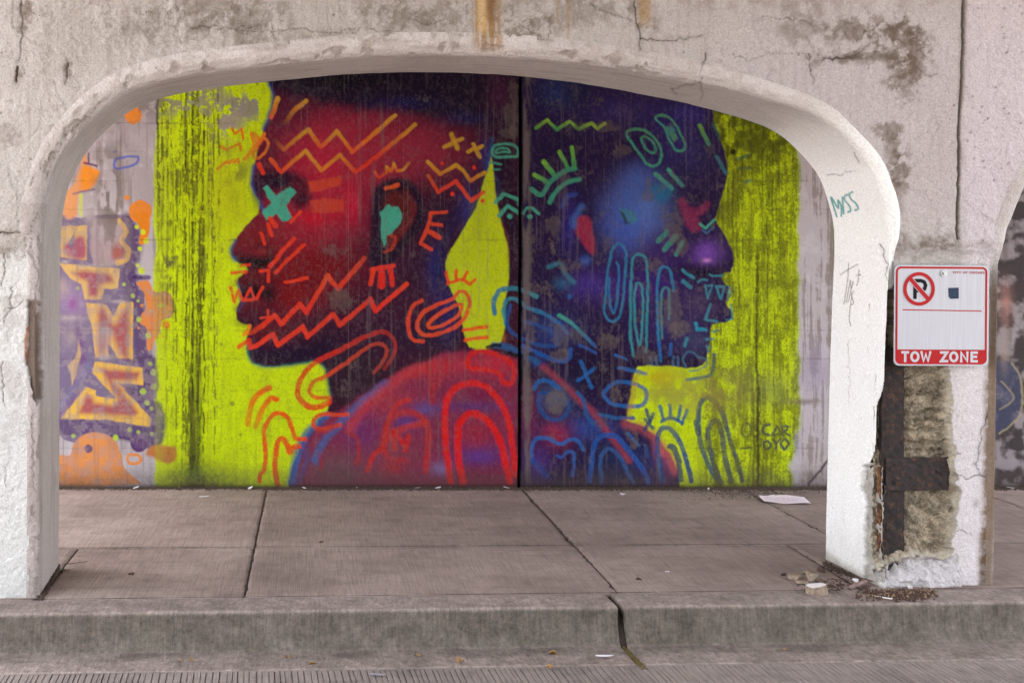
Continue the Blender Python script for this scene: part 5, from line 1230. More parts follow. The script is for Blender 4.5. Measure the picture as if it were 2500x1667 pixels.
rear_x = [-7.6, -5.8, -4.0, -2.16, -.334, 1.486, 3.06, 4.68, 6.4, 8.2, 10.0]
front_x = [-8.0, -6.2, -4.6, -3.0, -1.33, -.334, 1.494, 2.72, 4.4, 6.1, 7.8, 9.6]
for k in range(len(rear_x) - 1): slab(rear_x[k], rear_x[k + 1], mid_y, lambda q: WALL_Y - .012 + 0 * q, 300 + k, walk)
for k in range(len(front_x) - 1): slab(front_x[k], front_x[k + 1], kerb_y, mid_y, 330 + k, walk)

# kerb and gutter, cast in lengths with open joints; face darkened by grime and painted-in shade
km, nt, b = mat_new('kerb_concrete_grimed_shaded')
v = coords(nt)
at = nt.nodes.new('ShaderNodeAttribute'); at.attribute_name = 'col'
fine = noise_node(nt, 230, 4, .6, v); br = noise_node(nt, 1.0, 3, .6, coords(nt, (85, 12, 7), (0, math.radians(24), math.radians(12))), dist=.5)
fg = ramp(nt, fine.outputs['Fac'], [(.25, (.66,) * 3), (.75, (1.22,) * 3)])
bg_ = ramp(nt, br.outputs['Fac'], [(.3, (.76,) * 3), (.7, (1.14,) * 3)])
mo = noise_node(nt, 55, 5, .7, v); mo2 = noise_node(nt, 8, 5, .65, v)
col = mix(nt, 'MULTIPLY', 1.0, mix(nt, 'MULTIPLY', 1.0, at.outputs['Color'], fg), bg_)
col = mix(nt, 'MULTIPLY', 1.0, col, ramp(nt, mo.outputs['Fac'], [(.3, (.66,) * 3), (.5, (1, 1, 1)), (.72, (1.25, 1.22, 1.18))]))
col = mix(nt, 'MULTIPLY', 1.0, col, ramp(nt, mo2.outputs['Fac'], [(.32, (.74, .73, .7)), (.6, (1.08, 1.08, 1.08))]))
nt.links.new(col, b.inputs['Base Color']); b.inputs['Roughness'].default_value = .9; b.inputs['Specular IOR Level'].default_value = .2
bump_chain(nt, b, [(br.outputs['Fac'], .6, .007), (mo.outputs['Fac'], .7, .008), (fine.outputs['Fac'], .5, .004)])
prof = [(-.026, -.09), (-.0235, -.004), (-.029, 0.0), (-.10, .002), (-.20, .001)]
for a in np.linspace(0, 1, 7): prof.append((-.246 - .014 * math.sin(a * math.pi / 2 * .93), -.014 + .014 * math.cos(a * math.pi / 2 * .93)))
prof += [(-.263, -.05), (-.269, -.10), (-.276, -.13)]
for a in np.linspace(.15, 1, 6): prof.append((-.281 - .04 * (1 - math.cos(a * math.pi / 2)), -.132 - .040 * math.sin(a * math.pi / 2)))
prof += [(-.40, -.1745), (-.47, -.1765), (-.552, -.178), (-.558, -.184), (-.558, -.25)]
pf = np.asarray(prof)
pd = np.concatenate([[0], np.cumsum(np.hypot(*np.diff(pf, axis=0).T))])
npf = 110
pt = np.interp(np.linspace(0, pd[-1], npf), pd, pf[:, 0]); pz = np.interp(np.linspace(0, pd[-1], npf), pd, pf[:, 1])


def kerb(u0, u1, seed, step, lb):
    uu = axis([(u0, u1, step)])
    U = np.repeat(uu[None], npf, 0); Tq = np.repeat(pt[:, None], len(uu), 1); Zq = np.repeat(pz[:, None], len(uu), 1)
    L = np.repeat(np.linspace(0, pd[-1], npf)[:, None], len(uu), 1)
    ee = np.minimum(U - u0, u1 - U)
    n1 = fbm(U * 100, L * 100, 30, seed=seed, oct=4) - .5; n2 = fbm(U * 100, L * 100, 3.2, seed=seed + 1, oct=3) - .5
    face = np.exp(-((Zq + .085) / .075) ** 2)
    Tq = Tq + face * (.010 * n1 + .004 * n2); Zq = Zq + (1 - face) * (.003 * n1 + .0016 * n2)
    Tq = Tq + face * .012 * np.exp(-ee / .012); Zq = Zq - .006 * np.exp(-ee / .010)
    P = arc_w(U, Tq, Zq)
    c_top, c_face = lin((142, 128, 121)), lin((96, 89, 80))  # upright face darker than top: splash grime plus shade put into the colour
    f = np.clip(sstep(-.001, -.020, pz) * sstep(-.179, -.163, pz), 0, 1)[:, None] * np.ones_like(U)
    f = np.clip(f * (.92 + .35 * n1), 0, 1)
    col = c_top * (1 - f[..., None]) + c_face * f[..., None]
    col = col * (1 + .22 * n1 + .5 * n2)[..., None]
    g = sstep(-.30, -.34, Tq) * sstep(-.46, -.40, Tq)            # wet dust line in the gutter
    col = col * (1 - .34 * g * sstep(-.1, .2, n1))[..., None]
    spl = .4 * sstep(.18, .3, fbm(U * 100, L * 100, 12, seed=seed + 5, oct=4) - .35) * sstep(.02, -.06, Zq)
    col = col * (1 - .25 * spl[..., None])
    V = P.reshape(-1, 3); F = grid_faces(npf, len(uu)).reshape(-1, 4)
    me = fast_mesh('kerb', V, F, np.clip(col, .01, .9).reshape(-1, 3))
    # end caps
    bm = bmesh.new(); bm.from_mesh(me); bm.verts.ensure_lookup_table()
    ly = bm.verts.layers.float_color['col'] if 'col' in bm.verts.layers.float_color.keys() else None
    for cidx in (0, len(uu) - 1):
        vs = [bm.verts[r * len(uu) + cidx] for r in range(npf)]
        try: bm.faces.new(vs)
        except ValueError: pass
    bm.to_mesh(me); bm.free()
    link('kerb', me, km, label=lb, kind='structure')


def u_at(x, y, t): return float(arc_px(x, y, t)[0])
UJ = u_at(1519, 1520, -.27)
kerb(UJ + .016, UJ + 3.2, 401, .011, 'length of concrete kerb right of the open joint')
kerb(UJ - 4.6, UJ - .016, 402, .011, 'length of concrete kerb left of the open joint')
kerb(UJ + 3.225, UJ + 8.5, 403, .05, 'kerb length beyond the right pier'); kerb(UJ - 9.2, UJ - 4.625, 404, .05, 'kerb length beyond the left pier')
# soil in the open kerb joint
js = fast_mesh('joint', [tuple(arc_w(np.float64(UJ + a), np.float64(t), np.float64(z))) for t, z in ((.0, -.02), (-.22, -.05), (-.255, -.12), (-.30, -.186), (-.62, -.186)) for a in (-.03, .03)], [(0, 1, 3, 2), (2, 3, 5, 4), (4, 5, 7, 6), (6, 7, 9, 8)])
link('joint_soil', js, dirt_mat, label='dark soil packed in the kerb joint', kind='stuff')

# dark dirt in the long joints that run with the kerb
def seam(name, yfun, x0, x1, wmin, wmax, z, lb, seed):
    xs = axis([(x0, x1, .02)]); n = len(xs)
    w = wmin + (wmax - wmin) * fbm(xs * 100, 0 * xs, 14, seed=seed, oct=4); off = .004 * (fbm(xs * 100, 0 * xs, 9, seed=seed + 2, oct=3) - .5)
    yc = yfun(xs) + off
    V = np.concatenate([np.stack([xs, yc - w, z + 0 * xs], -1), np.stack([xs, yc + w, z + 0 * xs], -1)])
    i = np.arange(n - 1)
    link(name, fast_mesh(name, V, np.stack([i, i + 1, n + i + 1, n + i], -1)), dirt_mat, label=lb, kind='stuff')


seam('joint_dirt', mid_y, -2.1, 5.0, .0015, .0085, .0026, 'dark dirt line in the joint along the middle of the sidewalk', 61)
seam('joint_dirt', lambda q: kerb_y(q) - .0045, -2.0, 5.0, .0005, .0085, .0034, 'dark dirt line between kerb and sidewalk', 64)

# road: concrete with tined grooves square to the kerb
rg = random.Random(12)
us, zs = [], []
u = -2.2
while u < 4.2:
    w = rg.uniform(.020, .034)
    q_ = rg.choice((.0015, .0025, .0035)); dz_ = -rg.uniform(.003, .009)
    us += [u, u + w - q_ - .003, u + w - q_ - .0015, u + w - .0015]; zs += [0, 0, dz_, dz_]
    u += w
us.append(u); zs.append(0)
us = np.asarray([-60.0] + us + [60.0]); zs = np.asarray([0.0] + zs + [0.0])
tr_ = np.concatenate([[-.562], np.linspace(-.575, -1.6, 24), [-3, -6, -9, -11.2]])
RU, RT = np.meshgrid(us, tr_)
wig = .006 * (fbm(RU * 100, RT * 100, 30, seed=71) - .5) * (np.abs(RU) < 5)
RZ = -.181 + zs[None] * (RT > -1.7) * (RT < -.565) - .0 * RT + .003 * (fbm(RU * 100, RT * 100, 25, seed=72) - .5) * (np.abs(RU) < 5)
me = sub_mesh('road', arc_w(RU + wig, RT, RZ).reshape(-1, 3), grid_faces(*RU.shape).reshape(-1, 4)[:, ::-1], smooth=False)
link('road', me, road_mat, kind='structure', label='grooved concrete road in front of the kerb')

# deck overhead and the far side of the road, which shade this place
def box_obj(name, c, s, mat, **k):
    bm = bmesh.new(); bmesh.ops.create_cube(bm, size=1)
    bmesh.ops.scale(bm, vec=s, verts=bm.verts); bmesh.ops.translate(bm, vec=c, verts=bm.verts)
    return link(name, bm_mesh(name, bm), mat, **k)


deck_mat = flat_mat('deck_concrete', (104, 98, 94), .9, var=.15, sc=2)
DX0, DX1 = -2.9, 6.6
box_obj('bridge_deck', ((DX0 + DX1) / 2, 1.5, 4.62), (DX1 - DX0, 17.6, .7), deck_mat, kind='structure', label='concrete bridge deck overhead')
box_obj('far_wall', ((DX0 + DX1) / 2, -7.1, 1.95), (DX1 - DX0, .4, 4.6), deck_mat, kind='structure', label='plain concrete wall on the far side of the road')
# ------------------------------------------------------------------ no-parking sign
def ribbon(bm, P, w, y, closed=False):
    """flat stroke of width w in the x-z plane at depth y with mitred joins"""
    P = [Vector((p[0], p[1])) for p in P]
    n = len(P); Lv, Rv = [], []
    for i in range(n):
        a = P[i - 1] if (i > 0 or closed) else None; b_ = P[(i + 1) % n] if (i < n - 1 or closed) else None
        d1 = (P[i] - a).normalized() if a is not None else None; d2 = (b_ - P[i]).normalized() if b_ is not None else None
        if d1 is None: d1 = d2
        if d2 is None: d2 = d1
        n1 = Vector((-d1.y, d1.x)); n2 = Vector((-d2.y, d2.x)); m = (n1 + n2)
        m = m / max(m.length_squared / 2, .35)
        Lv.append(bm.verts.new((P[i].x + m.x * w / 2, y, P[i].y + m.y * w / 2))); Rv.append(bm.verts.new((P[i].x - m.x * w / 2, y, P[i].y - m.y * w / 2)))
    for i in range(n if closed else n - 1):
        j = (i + 1) % n
        bm.faces.new((Rv[i], Rv[j], Lv[j], Lv[i]))


def rrect(x0, y0, x1, y1, r, n=8):
    out = []
    for cx, cy, a0 in ((x1 - r, y1 - r, 0), (x0 + r, y1 - r, 90), (x0 + r, y0 + r, 180), (x1 - r, y0 + r, 270)):
        for k in range(n + 1):
            a = math.radians(a0 + 90 * k / n); out.append((cx + r * math.cos(a), cy + r * math.sin(a)))
    return out


S = .0003627                                    # metres per drawing unit of the sign
def sp(x, y): return ((x - 833) * S, (785 - y) * S)
su, sz = arc_px(2150 + 833 / 5.6, 630 + 785 / 5.6, -.012)
sc_ = Vector(arc_w(np.float64(su), np.float64(-.012), np.float64(sz)))
sign = empty('parking_sign', sc_, 'square red and white no-parking tow zone sign bolted to the right pier', 'sign')
sign.rotation_euler = (0, math.radians(.45), FA)


def slink(name, bm, mat, parent=None, label=None, smooth=False):
    bmesh.ops.recalc_face_normals(bm, faces=bm.faces[:])
    o = bpy.data.objects.new(name, bm_mesh(name, bm, smooth)); COL.objects.link(o)
    o.data.materials.append(mat); o.parent = parent or sign
    if label: o['label'] = label
    return o


sheet, nt, b = mat_new('sign_sheeting')
v = coords(nt, (110, 1, 3)); n1 = noise_node(nt, 1, 2, .5, v); n2 = noise_node(nt, 900, 2, .5, coords(nt))
c = mix(nt, 'MULTIPLY', 1.0, ramp(nt, n1.outputs['Fac'], [(.35, tuple(lin((156, 155, 161)))), (.65, tuple(lin((163, 162, 168))))]), ramp(nt, n2.outputs['Fac'], [(.3, (.9,) * 3), (.7, (1.08,) * 3)]))
nt.links.new(c, b.inputs['Base Color']); b.inputs['Roughness'].default_value = .45
red_m = flat_mat('sign_red', (150, 10, 14), .5, .15, var=.06, sc=200); blk_m = flat_mat('sign_black', (16, 16, 18), .6, .1, var=.1); zinc = flat_mat('zinc', (150, 152, 150), .4, metal=.8, var=.2, sc=300, bump=.4)
bm = bmesh.new()
out = [bm.verts.new((p[0] * 1.0, 0, p[1])) for p in rrect(-.2402, -.2486, .2402, .2486, .026)]
f = bm.faces.new(out); r_ = bmesh.ops.extrude_face_region(bm, geom=[f])
bmesh.ops.translate(bm, vec=(0, .0025, 0), verts=[g for g in r_['geom'] if isinstance(g, bmesh.types.BMVert)])
slink('sign_plate', bm, sheet)
# border with the band that carries TOW ZONE
bm = bmesh.new(); ribbon(bm, rrect(-.2285, -.2365, .2255, .2365, .022), .0098, -.0015, True); slink('red_border', bm, red_m)
bm = bmesh.new()
bx0, by0 = sp(198, 1440); bx1, by1 = sp(1462, 1250)
pts = [(bx0, by1), (bx0, by0 + .020)] + [(bx0 + .020 - .020 * math.cos(a), by0 + .020 - .020 * math.sin(a)) for a in np.linspace(.2, math.pi / 2, 6)] + [(bx1 - .020 + .020 * math.sin(a), by0 + .020 - .020 * math.cos(a)) for a in np.linspace(0, math.pi / 2, 7)] + [(bx1, by1)]
bm.faces.new([bm.verts.new((p[0], -.0012, p[1])) for p in pts]); band = slink('red_band', bm, red_m)
bm = bmesh.new(); ribbon(bm, [sp(285, 709), sp(1392, 721)], 14 * S, -.0015); slink('red_line', bm, red_m)


def ell(cx, cy, rx, ry, n=28): return [(cx + rx * math.cos(2 * math.pi * k / n), cy + ry * math.sin(2 * math.pi * k / n)) for k in range(n)]
# no-parking symbol
bm = bmesh.new(); ribbon(bm, [sp(*p) for p in [(458, 562), (458, 312), (540, 312), (585, 328), (606, 375), (590, 425), (545, 448), (470, 448)]], 50 * S, -.0011); slink('letter_p', bm, blk_m)
bm = bmesh.new(); ribbon(bm, [sp(*p) for p in ell(512, 424, 197, 206, 44)], 48 * S, -.0028, True); ring = slink('prohibition_ring', bm, red_m)
bm = bmesh.new(); ribbon(bm, [sp(395, 292), sp(635, 556)], 72 * S, -.0019); slink('slash_edging', bm, sheet, ring)
bm = bmesh.new(); ribbon(bm, [sp(385, 282), sp(642, 563)], 56 * S, -.0024); slink('slash', bm, red_m, ring)
# TOW ZONE
GL = {'T': [[(0, 1), (1, 1)], [(.5, 1), (.5, 0)]], 'W': [[(0, 1), (.24, 0), (.5, .8), (.76, 0), (1, 1)]], 'Z': [[(0, 1), (1, 1), (0, 0), (1, 0)]], 'N': [[(0, 0), (0, 1), (1, 0), (1, 1)]], 'E': [[(1, 1), (0, 1), (0, 0), (1, 0)], [(0, .52), (.85, .52)]],
      'C': [[(1, .8), (.75, 1), (.25, 1), (0, .75), (0, .25), (.25, 0), (.75, 0), (1, .2)]], 'I': [[(.5, 0), (.5, 1)]], 'Y': [[(0, 1), (.5, .5), (.5, 0)], [(1, 1), (.5, .5)]], 'F': [[(1, 1), (0, 1), (0, 0)], [(0, .5), (.8, .5)]], 'H': [[(0, 0), (0, 1)], [(1, 0), (1, 1)], [(0, .5), (1, .5)]], 'A': [[(0, 0), (.5, 1), (1, 0)], [(.2, .35), (.8, .35)]], 'G': [[(1, .8), (.75, 1), (.25, 1), (0, .75), (0, .25), (.25, 0), (.75, 0), (1, .2), (1, .45), (.55, .45)]]}


def letter(ch, x0, x1, ytop, ybot, w, mat, y, parent):
    bm = bmesh.new()
    h = w / 2; a = (x0 + h, ybot - h); wd = (x1 - x0 - w); ht = (ybot - ytop - w)
    if ch == 'O':
        ribbon(bm, [sp(*p) for p in ell((x0 + x1) / 2, (ytop + ybot) / 2, wd / 2, ht / 2, 24)], w * S, y, True)
    else:
        for k, s_ in enumerate(GL[ch]):
            ext = []
            for px, py in s_: ext.append((x0 + h + px * wd, ybot - h - py * ht))
            # square the free ends
            for e, nb_ in ((0, 1), (-1, -2)):
                d = np.asarray(ext[e]) - np.asarray(ext[nb_]); d = d / max(np.hypot(*d), 1e-6) * h; ext[e] = tuple(np.asarray(ext[e]) + d)
            ribbon(bm, [sp(*p) for p in ext], w * S, y - .00012 * k)
    o = slink('letter', bm, mat, parent); o['label'] = 'letter ' + ch
    return o


for ch, x0, x1 in (('T', 272, 380), ('O', 396, 526), ('W', 536, 692), ('Z', 812, 928), ('O', 940, 1070), ('N', 1092, 1212), ('E', 1238, 1342)):
    letter(ch, x0, x1, 1272, 1424, 34, sheet, -.0022, band)
x = 988
for ch in 'CITY OF CHICAGO':
    if ch == ' ': x += 26; continue
    wd = 8 if ch == 'I' else 25
    letter(ch, x, x + wd, 180, 212, 6, red_m, -.0015, sign); x += wd + 8
# bolt and washer
bxp, bzp = sp(855, 212)
bm = bmesh.new(); bmesh.ops.create_cone(bm, cap_ends=True, segments=28, radius1=.0185, radius2=.0165, depth=.005, matrix=Matrix.Translation((bxp, -.003, bzp)) @ Matrix.Rotation(math.radians(90), 4, 'X')); bolt = slink('bolt', bm, zinc)
bm = bmesh.new(); bmesh.ops.create_cone(bm, cap_ends=True, segments=6, radius1=.0085, radius2=.0075, depth=.010, matrix=Matrix.Translation((bxp, -.009, bzp)) @ Matrix.Rotation(math.radians(90), 4, 'X')); slink('bolt_head', bm, zinc, bolt)
# small holographic sticker
holo, nt, b = mat_new('holographic_foil')
v = coords(nt, (1, 1, 1)); n1 = noise_node(nt, 130, 3, .6, v, dist=1.0)
c = ramp(nt, n1.outputs['Fac'], [(.3, tuple(lin((12, 12, 30)))), (.45, tuple(lin((26, 22, 70)))), (.55, tuple(lin((24, 60, 66)))), (.66, tuple(lin((14, 18, 30)))), (.78, tuple(lin((150, 160, 120))))])
nt.links.new(c, b.inputs['Base Color']); b.inputs['Roughness'].default_value = .5; b.inputs['Specular IOR Level'].default_value = .15
bm = bmesh.new(); bm.faces.new([bm.verts.new((sp(*p)[0], -.0015, sp(*p)[1])) for p in ((922, 408), (1068, 402), (1070, 552), (955, 558), (930, 530))]); slink('sticker', bm, holo, None, 'dark blue holographic sticker')

# ------------------------------------------------------------------ litter, rubble and dirt
def rock_mesh(name, sx, sy, sz_, seed, flat=.0, pts=14):
    r = random.Random(seed); bm = bmesh.new()
    for k in range(pts):
        d = Vector((r.uniform(-1, 1), r.uniform(-1, 1), r.uniform(-1, 1)))
        d = d / max(abs(d.x), abs(d.y), abs(d.z)) * r.uniform(.75, 1.0)
        bm.verts.new((d.x * sx / 2, d.y * sy / 2, d.z * sz_ / 2))
    bmesh.ops.convex_hull(bm, input=bm.verts[:])
    bmesh.ops.delete(bm, geom=[v_ for v_ in bm.verts if not v_.link_faces], context='VERTS')
    bmesh.ops.bevel(bm, geom=bm.edges[:], offset=min(sx, sy, sz_) * .06, segments=1, affect='EDGES')
    z0 = min(v_.co.z for v_ in bm.verts)
    for v_ in bm.verts: v_.co.z -= z0
    return bm_mesh(name, bm)


chunk_m = flat_mat('rubble_concrete', (134, 118, 102), .95, .2, var=.35, sc=60, bump=.9, bd=.01)
white_m = flat_mat('painted_chip', (206, 198, 196), .8, .3, var=.1, sc=60, bump=.5)
brown_m = flat_mat('rust_flake', (74, 56, 50), .95, .2, var=.4, sc=90, bump=.9, bd=.006)
# the painted chunk: pale face up, broken tan sides
bm = bmesh.new()
top = [(-.048, .026), (-.02, .034), (.03, .026), (.049, .004), (.047, -.012), (.01, -.03), (-.028, -.030), (-.046, .004)]
tv_ = [bm.verts.new((x * .92, y * 1.1, .044 + .16 * x - .1 * y)) for x, y in top]; bv_ = [bm.verts.new((x * (1.12 if k % 2 else .9) + .004, y * (1.1 if k % 3 else .85) - .006, 0)) for k, (x, y) in enumerate(top)]
bm.faces.new(tv_); bm.faces.new(bv_[::-1])
for k in range(len(top)):
    j = (k + 1) % len(top); ff = bm.faces.new((tv_[j], tv_[k], bv_[k], bv_[j])); ff.material_index = 1
bmesh.ops.recalc_face_normals(bm, faces=bm.faces[:])
me = bm_mesh('rubble_chunk', bm); me.materials.append(white_m); me.materials.append(chunk_m)
o = link('rubble_chunk', me, None, None, 'pale painted concrete chunk nearest the kerb in the rubble by the pier', 'rubble', 'rubble fallen from the pier'); o.location = gnd(1992, 1449); o.rotation_euler = (math.radians(8), 0, math.radians(-6))
rub = (  # px x, px y of the foot, size, height, seed, material, label
    (1981, 1418, .078, .06, .050, 3, chunk_m, 'squared tan concrete chunk behind the pale painted one'), (1942, 1412, .10, .07, .030, 4, chunk_m, 'flat tan slab of broken concrete left of the squared chunk'), (1957, 1425, .075, .05, .018, 5, chunk_m, 'thin grey flake of concrete in front of the flat tan slab'),
    (1912, 1404, .05, .02, .014, 6, brown_m, 'small dark sliver at the left end of the rubble'), (2006, 1404, .05, .045, .034, 7, brown_m, 'dark brown lump behind the squared tan chunk'), (1972, 1398, .10, .05, .022, 8, chunk_m, 'pale concrete flake at the back of the rubble'),
    (2088, 1420, .038, .03, .022, 9, white_m, 'white paint-covered chip at the jamb foot'), (2222, 1437, .036, .025, .018, 10, white_m, 'white chip on the rust crumbs before the pier'), (2052, 1429, .06, .04, .010, 11, brown_m, 'brown flat rust flake between the rubble and the pier'), (2030, 1432, .05, .04, .009, 12, brown_m, 'brown rust flake beside the painted chunk'), (2112, 1436, .05, .045, .02, 13, brown_m, 'dark rust lump at the pier corner'))
for x, y, a, bq, h, sd_, mt, lb in rub:
    o = link('rubble_chunk', rock_mesh('rubble_chunk', a, bq, h, sd_), mt, None, lb, 'rubble', 'rubble fallen from the pier'); o.location = gnd(x, y, .001); o.rotation_euler = (0, 0, sd_ * 1.7)
# sliver of wood or laminate, a white straw of trim
bm = bmesh.new(); bmesh.ops.create_cube(bm, size=1); bmesh.ops.scale(bm, vec=(.125, .022, .010), verts=bm.verts); bmesh.ops.bevel(bm, geom=bm.edges[:], offset=.002, segments=1, affect='EDGES')
o = link('wood_scrap', bm_mesh('wood_scrap', bm), flat_mat('old_wood', (128, 104, 98), .85, var=.25, sc=50, bump=.6), None, 'short brown strip of wood leaning by the pier corner', 'scrap'); p = gnd(2094, 1432); o.location = (p.x, p.y, .014); o.rotation_euler = (0, math.radians(-8), math.radians(32))
bm = bmesh.new(); bmesh.ops.create_cube(bm, size=1); bmesh.ops.scale(bm, vec=(.075, .007, .004), verts=bm.verts)
o = link('plastic_strip', bm_mesh('plastic_strip', bm), flat_mat('white_plastic', (226, 222, 220), .5, var=.04), None, 'thin white plastic strip on the rust crumbs', 'litter'); p = gnd(2158, 1462); o.location = (p.x, p.y, .008); o.rotation_euler = (0, 0, math.radians(-38))


def crumbs(name, n, place, smin, smax, mat, label, seed, hmul=.5):
    r = random.Random(seed); V, F = [], []
    for k in range(n):
        x, y, z, m_ = place(r)
        s_ = r.uniform(smin, smax) * m_; b0 = len(V)
        a0 = r.uniform(0, 6.28); el = r.uniform(.5, 1.0)
        for q in range(4):
            a = a0 + q * 1.57 + r.uniform(-.4, .4); rr_ = s_ * r.uniform(.6, 1.1)
            dx, dy = rr_ * math.cos(a), rr_ * el * math.sin(a)
            V.append((x + dx, y + dy, z - .001))
        V.append((x + r.uniform(-.3, .3) * s_, y + r.uniform(-.3, .3) * s_, z + s_ * hmul * r.uniform(.5, 1.4)))
        for q in range(4): F.append((b0 + q, b0 + (q + 1) % 4, b0 + 4))
    return link(name, fast_mesh(name, V, F, smooth=False), mat, label=label, kind='stuff')


def pier_crumbs(r):
    while True:
        x = r.gauss(2200, 48); y = 1447 + abs(r.gauss(0, 9)) - (5 if r.random() < .5 else 0)
        if 2085 < x < 2290 and y < 1470: break
    p = gnd(x, y); return p.x, p.y, r.uniform(0, .008), 1
crumbs('leaf_litter', 420, pier_crumbs, .003, .012, flat_mat('litter_tan', (138, 116, 92), .95, .1, var=.4, sc=200), 'tan crumbs and leaf bits mixed into the rust at the pier foot', 29, .7)
crumbs('rust_crumbs', 1000, pier_crumbs, .003, .012, brown_m, 'dark rust and mortar crumbs heaped at the foot of the right pier', 21, .8)


def rub_crumbs(r):
    p = gnd(r.gauss(2035, 42), r.uniform(1412, 1447)); return p.x, p.y, 0, 1
crumbs('mortar_crumbs', 320, rub_crumbs, .003, .012, brown_m, 'scattered flat brown crumbs between rubble and pier', 22, .35)


def foot_dirt(r):
    x = r.uniform(-2.2, 5.2); k = abs(r.gauss(0, .05)); return x, WALL_Y - .012 - k, 0, 1.0 - min(.6, k * 4)
soil_m = flat_mat('soil', (70, 58, 50), .95, .2, var=.5, sc=150, bump=.7)
crumbs('wall_foot_dirt', 9000, foot_dirt, .004, .018, soil_m, 'strip of dirt and crumbs along the foot of the painted wall', 23, .7)


def right_dirt(r):
    x = r.gauss(1800, 75); y = 1192 + abs(r.gauss(0, 11)); p = gnd(x, min(y, 1222)); return p.x, p.y, 0, 1
crumbs('drifted_dirt', 700, right_dirt, .003, .010, soil_m, 'drift of crumbs by the paper at the wall foot', 24, .6)


def joint_dirt(r):
    if r.random() < .6: X_ = 1.49 + r.gauss(0, .006); Y_ = r.uniform(6.2, 9.0)
    elif r.random() < .6: X_ = -.334 + r.gauss(0, .006); Y_ = r.uniform(6.1, 9.0)
    elif r.random() < .5: X_ = r.uniform(-1.4, 4.6); Y_ = mid_y(X_) + r.gauss(0, .003)
    else: X_ = (3.06 if r.random() < .5 else 2.72) + r.gauss(0, .006); Y_ = r.uniform(6.3, 9.0)
    return X_, Y_, -.006, 1
crumbs('joint_dirt', 1500, joint_dirt, .003, .008, soil_m, 'dirt lying in the joints between the paving slabs', 25, .5)


def spilled(r):
    p = gnd(r.uniform(150, 2440), r.uniform(1200, 1450)); return p.x, p.y, -.0005, 1
crumbs('loose_grit', 420, spilled, .002, .005, soil_m, 'loose grit strewn over the sidewalk', 26, .5)


def jamb_dirt(r):
    f = r.random()
    if r.random() < .5: p = gnd(100 + 42 * f + r.gauss(0, 3), 1462 - 78 * f + r.gauss(0, 2))
    else: p = gnd(2012 + 92 * f + r.gauss(0, 3), 1376 + 44 * f + r.gauss(0, 2))
    return p.x, p.y, 0, 1
crumbs('jamb_dirt', 1000, jamb_dirt, .004, .013, soil_m, 'dark dirt gathered along the feet of both jambs', 27, .9)


def kj(r):
    t = r.uniform(-.62, -.27); w = arc_w(np.float64(UJ + r.gauss(0, .009)), np.float64(t), np.float64(0)); return w[0], w[1], -.186, 1
crumbs('joint_grass', 500, kj, .003, .010, flat_mat('dry_moss', (88, 74, 40), .95, var=.4, sc=200), 'dry moss and soil in the gutter joint', 28, 1.0)

# paper with printed lines
pc = gnd(1915, 1221)
n, m = 24, 10
a = np.linspace(-.5, .5, n); bq = np.linspace(-.5, .5, m); AA, BB = np.meshgrid(a, bq)
V = np.stack([AA * .30, BB * .28, .006 + .010 * np.sin(AA * 7 + BB * 2) * .5 + .012 * BB ** 2 + .006 * (fbm(AA * 100, BB * 100, 40, seed=5) - .5)], -1).reshape(-1, 3)
paper_m = flat_mat('paper', (226, 208, 216), .7, var=.03, sc=30); ink_m = flat_mat('ink', (120, 90, 110), .8, var=.05)
o = link('paper_slip', fast_mesh('paper_slip', V, grid_faces(m, n).reshape(-1, 4)), paper_m, None, 'pinkish printed paper slip lying on the sidewalk near the wall', 'paper'); o.location = pc; o.rotation_euler = (0, 0, math.radians(-12))
r = random.Random(4)
for k in range(4):
    y0 = -.09 + k * .045; L = []; F = []
    x = -.13
    while x < .12:
        w = r.uniform(.008, .03); z = .0135 + .004
        for q in ((x, y0), (x + w, y0), (x + w, y0 + .006), (x, y0 + .006)):
            aa, bb = q[0] / .30, q[1] / .28
            L.append((q[0], q[1], .0018 + .006 + .010 * math.sin(aa * 7 + bb * 2) * .5 + .012 * bb ** 2 + .006 * (float(fbm(np.float64(aa * 100), np.float64(bb * 100), 40, seed=5)) - .5)))
        F.append(tuple(range(len(L) - 4, len(L)))); x += w + .006
    q = bpy.data.objects.new('print_line', fast_mesh('print_line', L, F)); COL.objects.link(q); q.data.materials.append(ink_m); q.parent = o
# scraps of white
def scrap(x, y, sx, sy, seed, mat, lb, name='paper_scrap', cat='litter', z=0.0, group=None):
    r = random.Random(seed); n = 8
    V = [(0, 0, .006)]; F = []
    for k in range(n):
        q = 2 * math.pi * k / n; rr_ = r.uniform(.6, 1)
        V.append((sx / 2 * rr_ * math.cos(q), sy / 2 * rr_ * math.sin(q), r.uniform(.001, .012)))
    for k in range(n): F.append((0, 1 + k, 1 + (k + 1) % n))
    o = link(name, fast_mesh(name, V, F), mat, None, lb, cat, group); p = gnd(x, y, z); o.location = p; o.rotation_euler = (0, 0, r.uniform(-.4, .4)); return o
scrap(1521, 1207, .062, .05, 1, paper_m, 'small white paper scrap on the sidewalk left of the printed slip'); scrap(1440, 1189, .09, .05, 2, chunk_m, 'crumpled grey-brown scrap against the wall foot'); scrap(1629, 1397, .03, .02, 3, paper_m, 'tiny white scrap on the near slab, middle of the sidewalk')

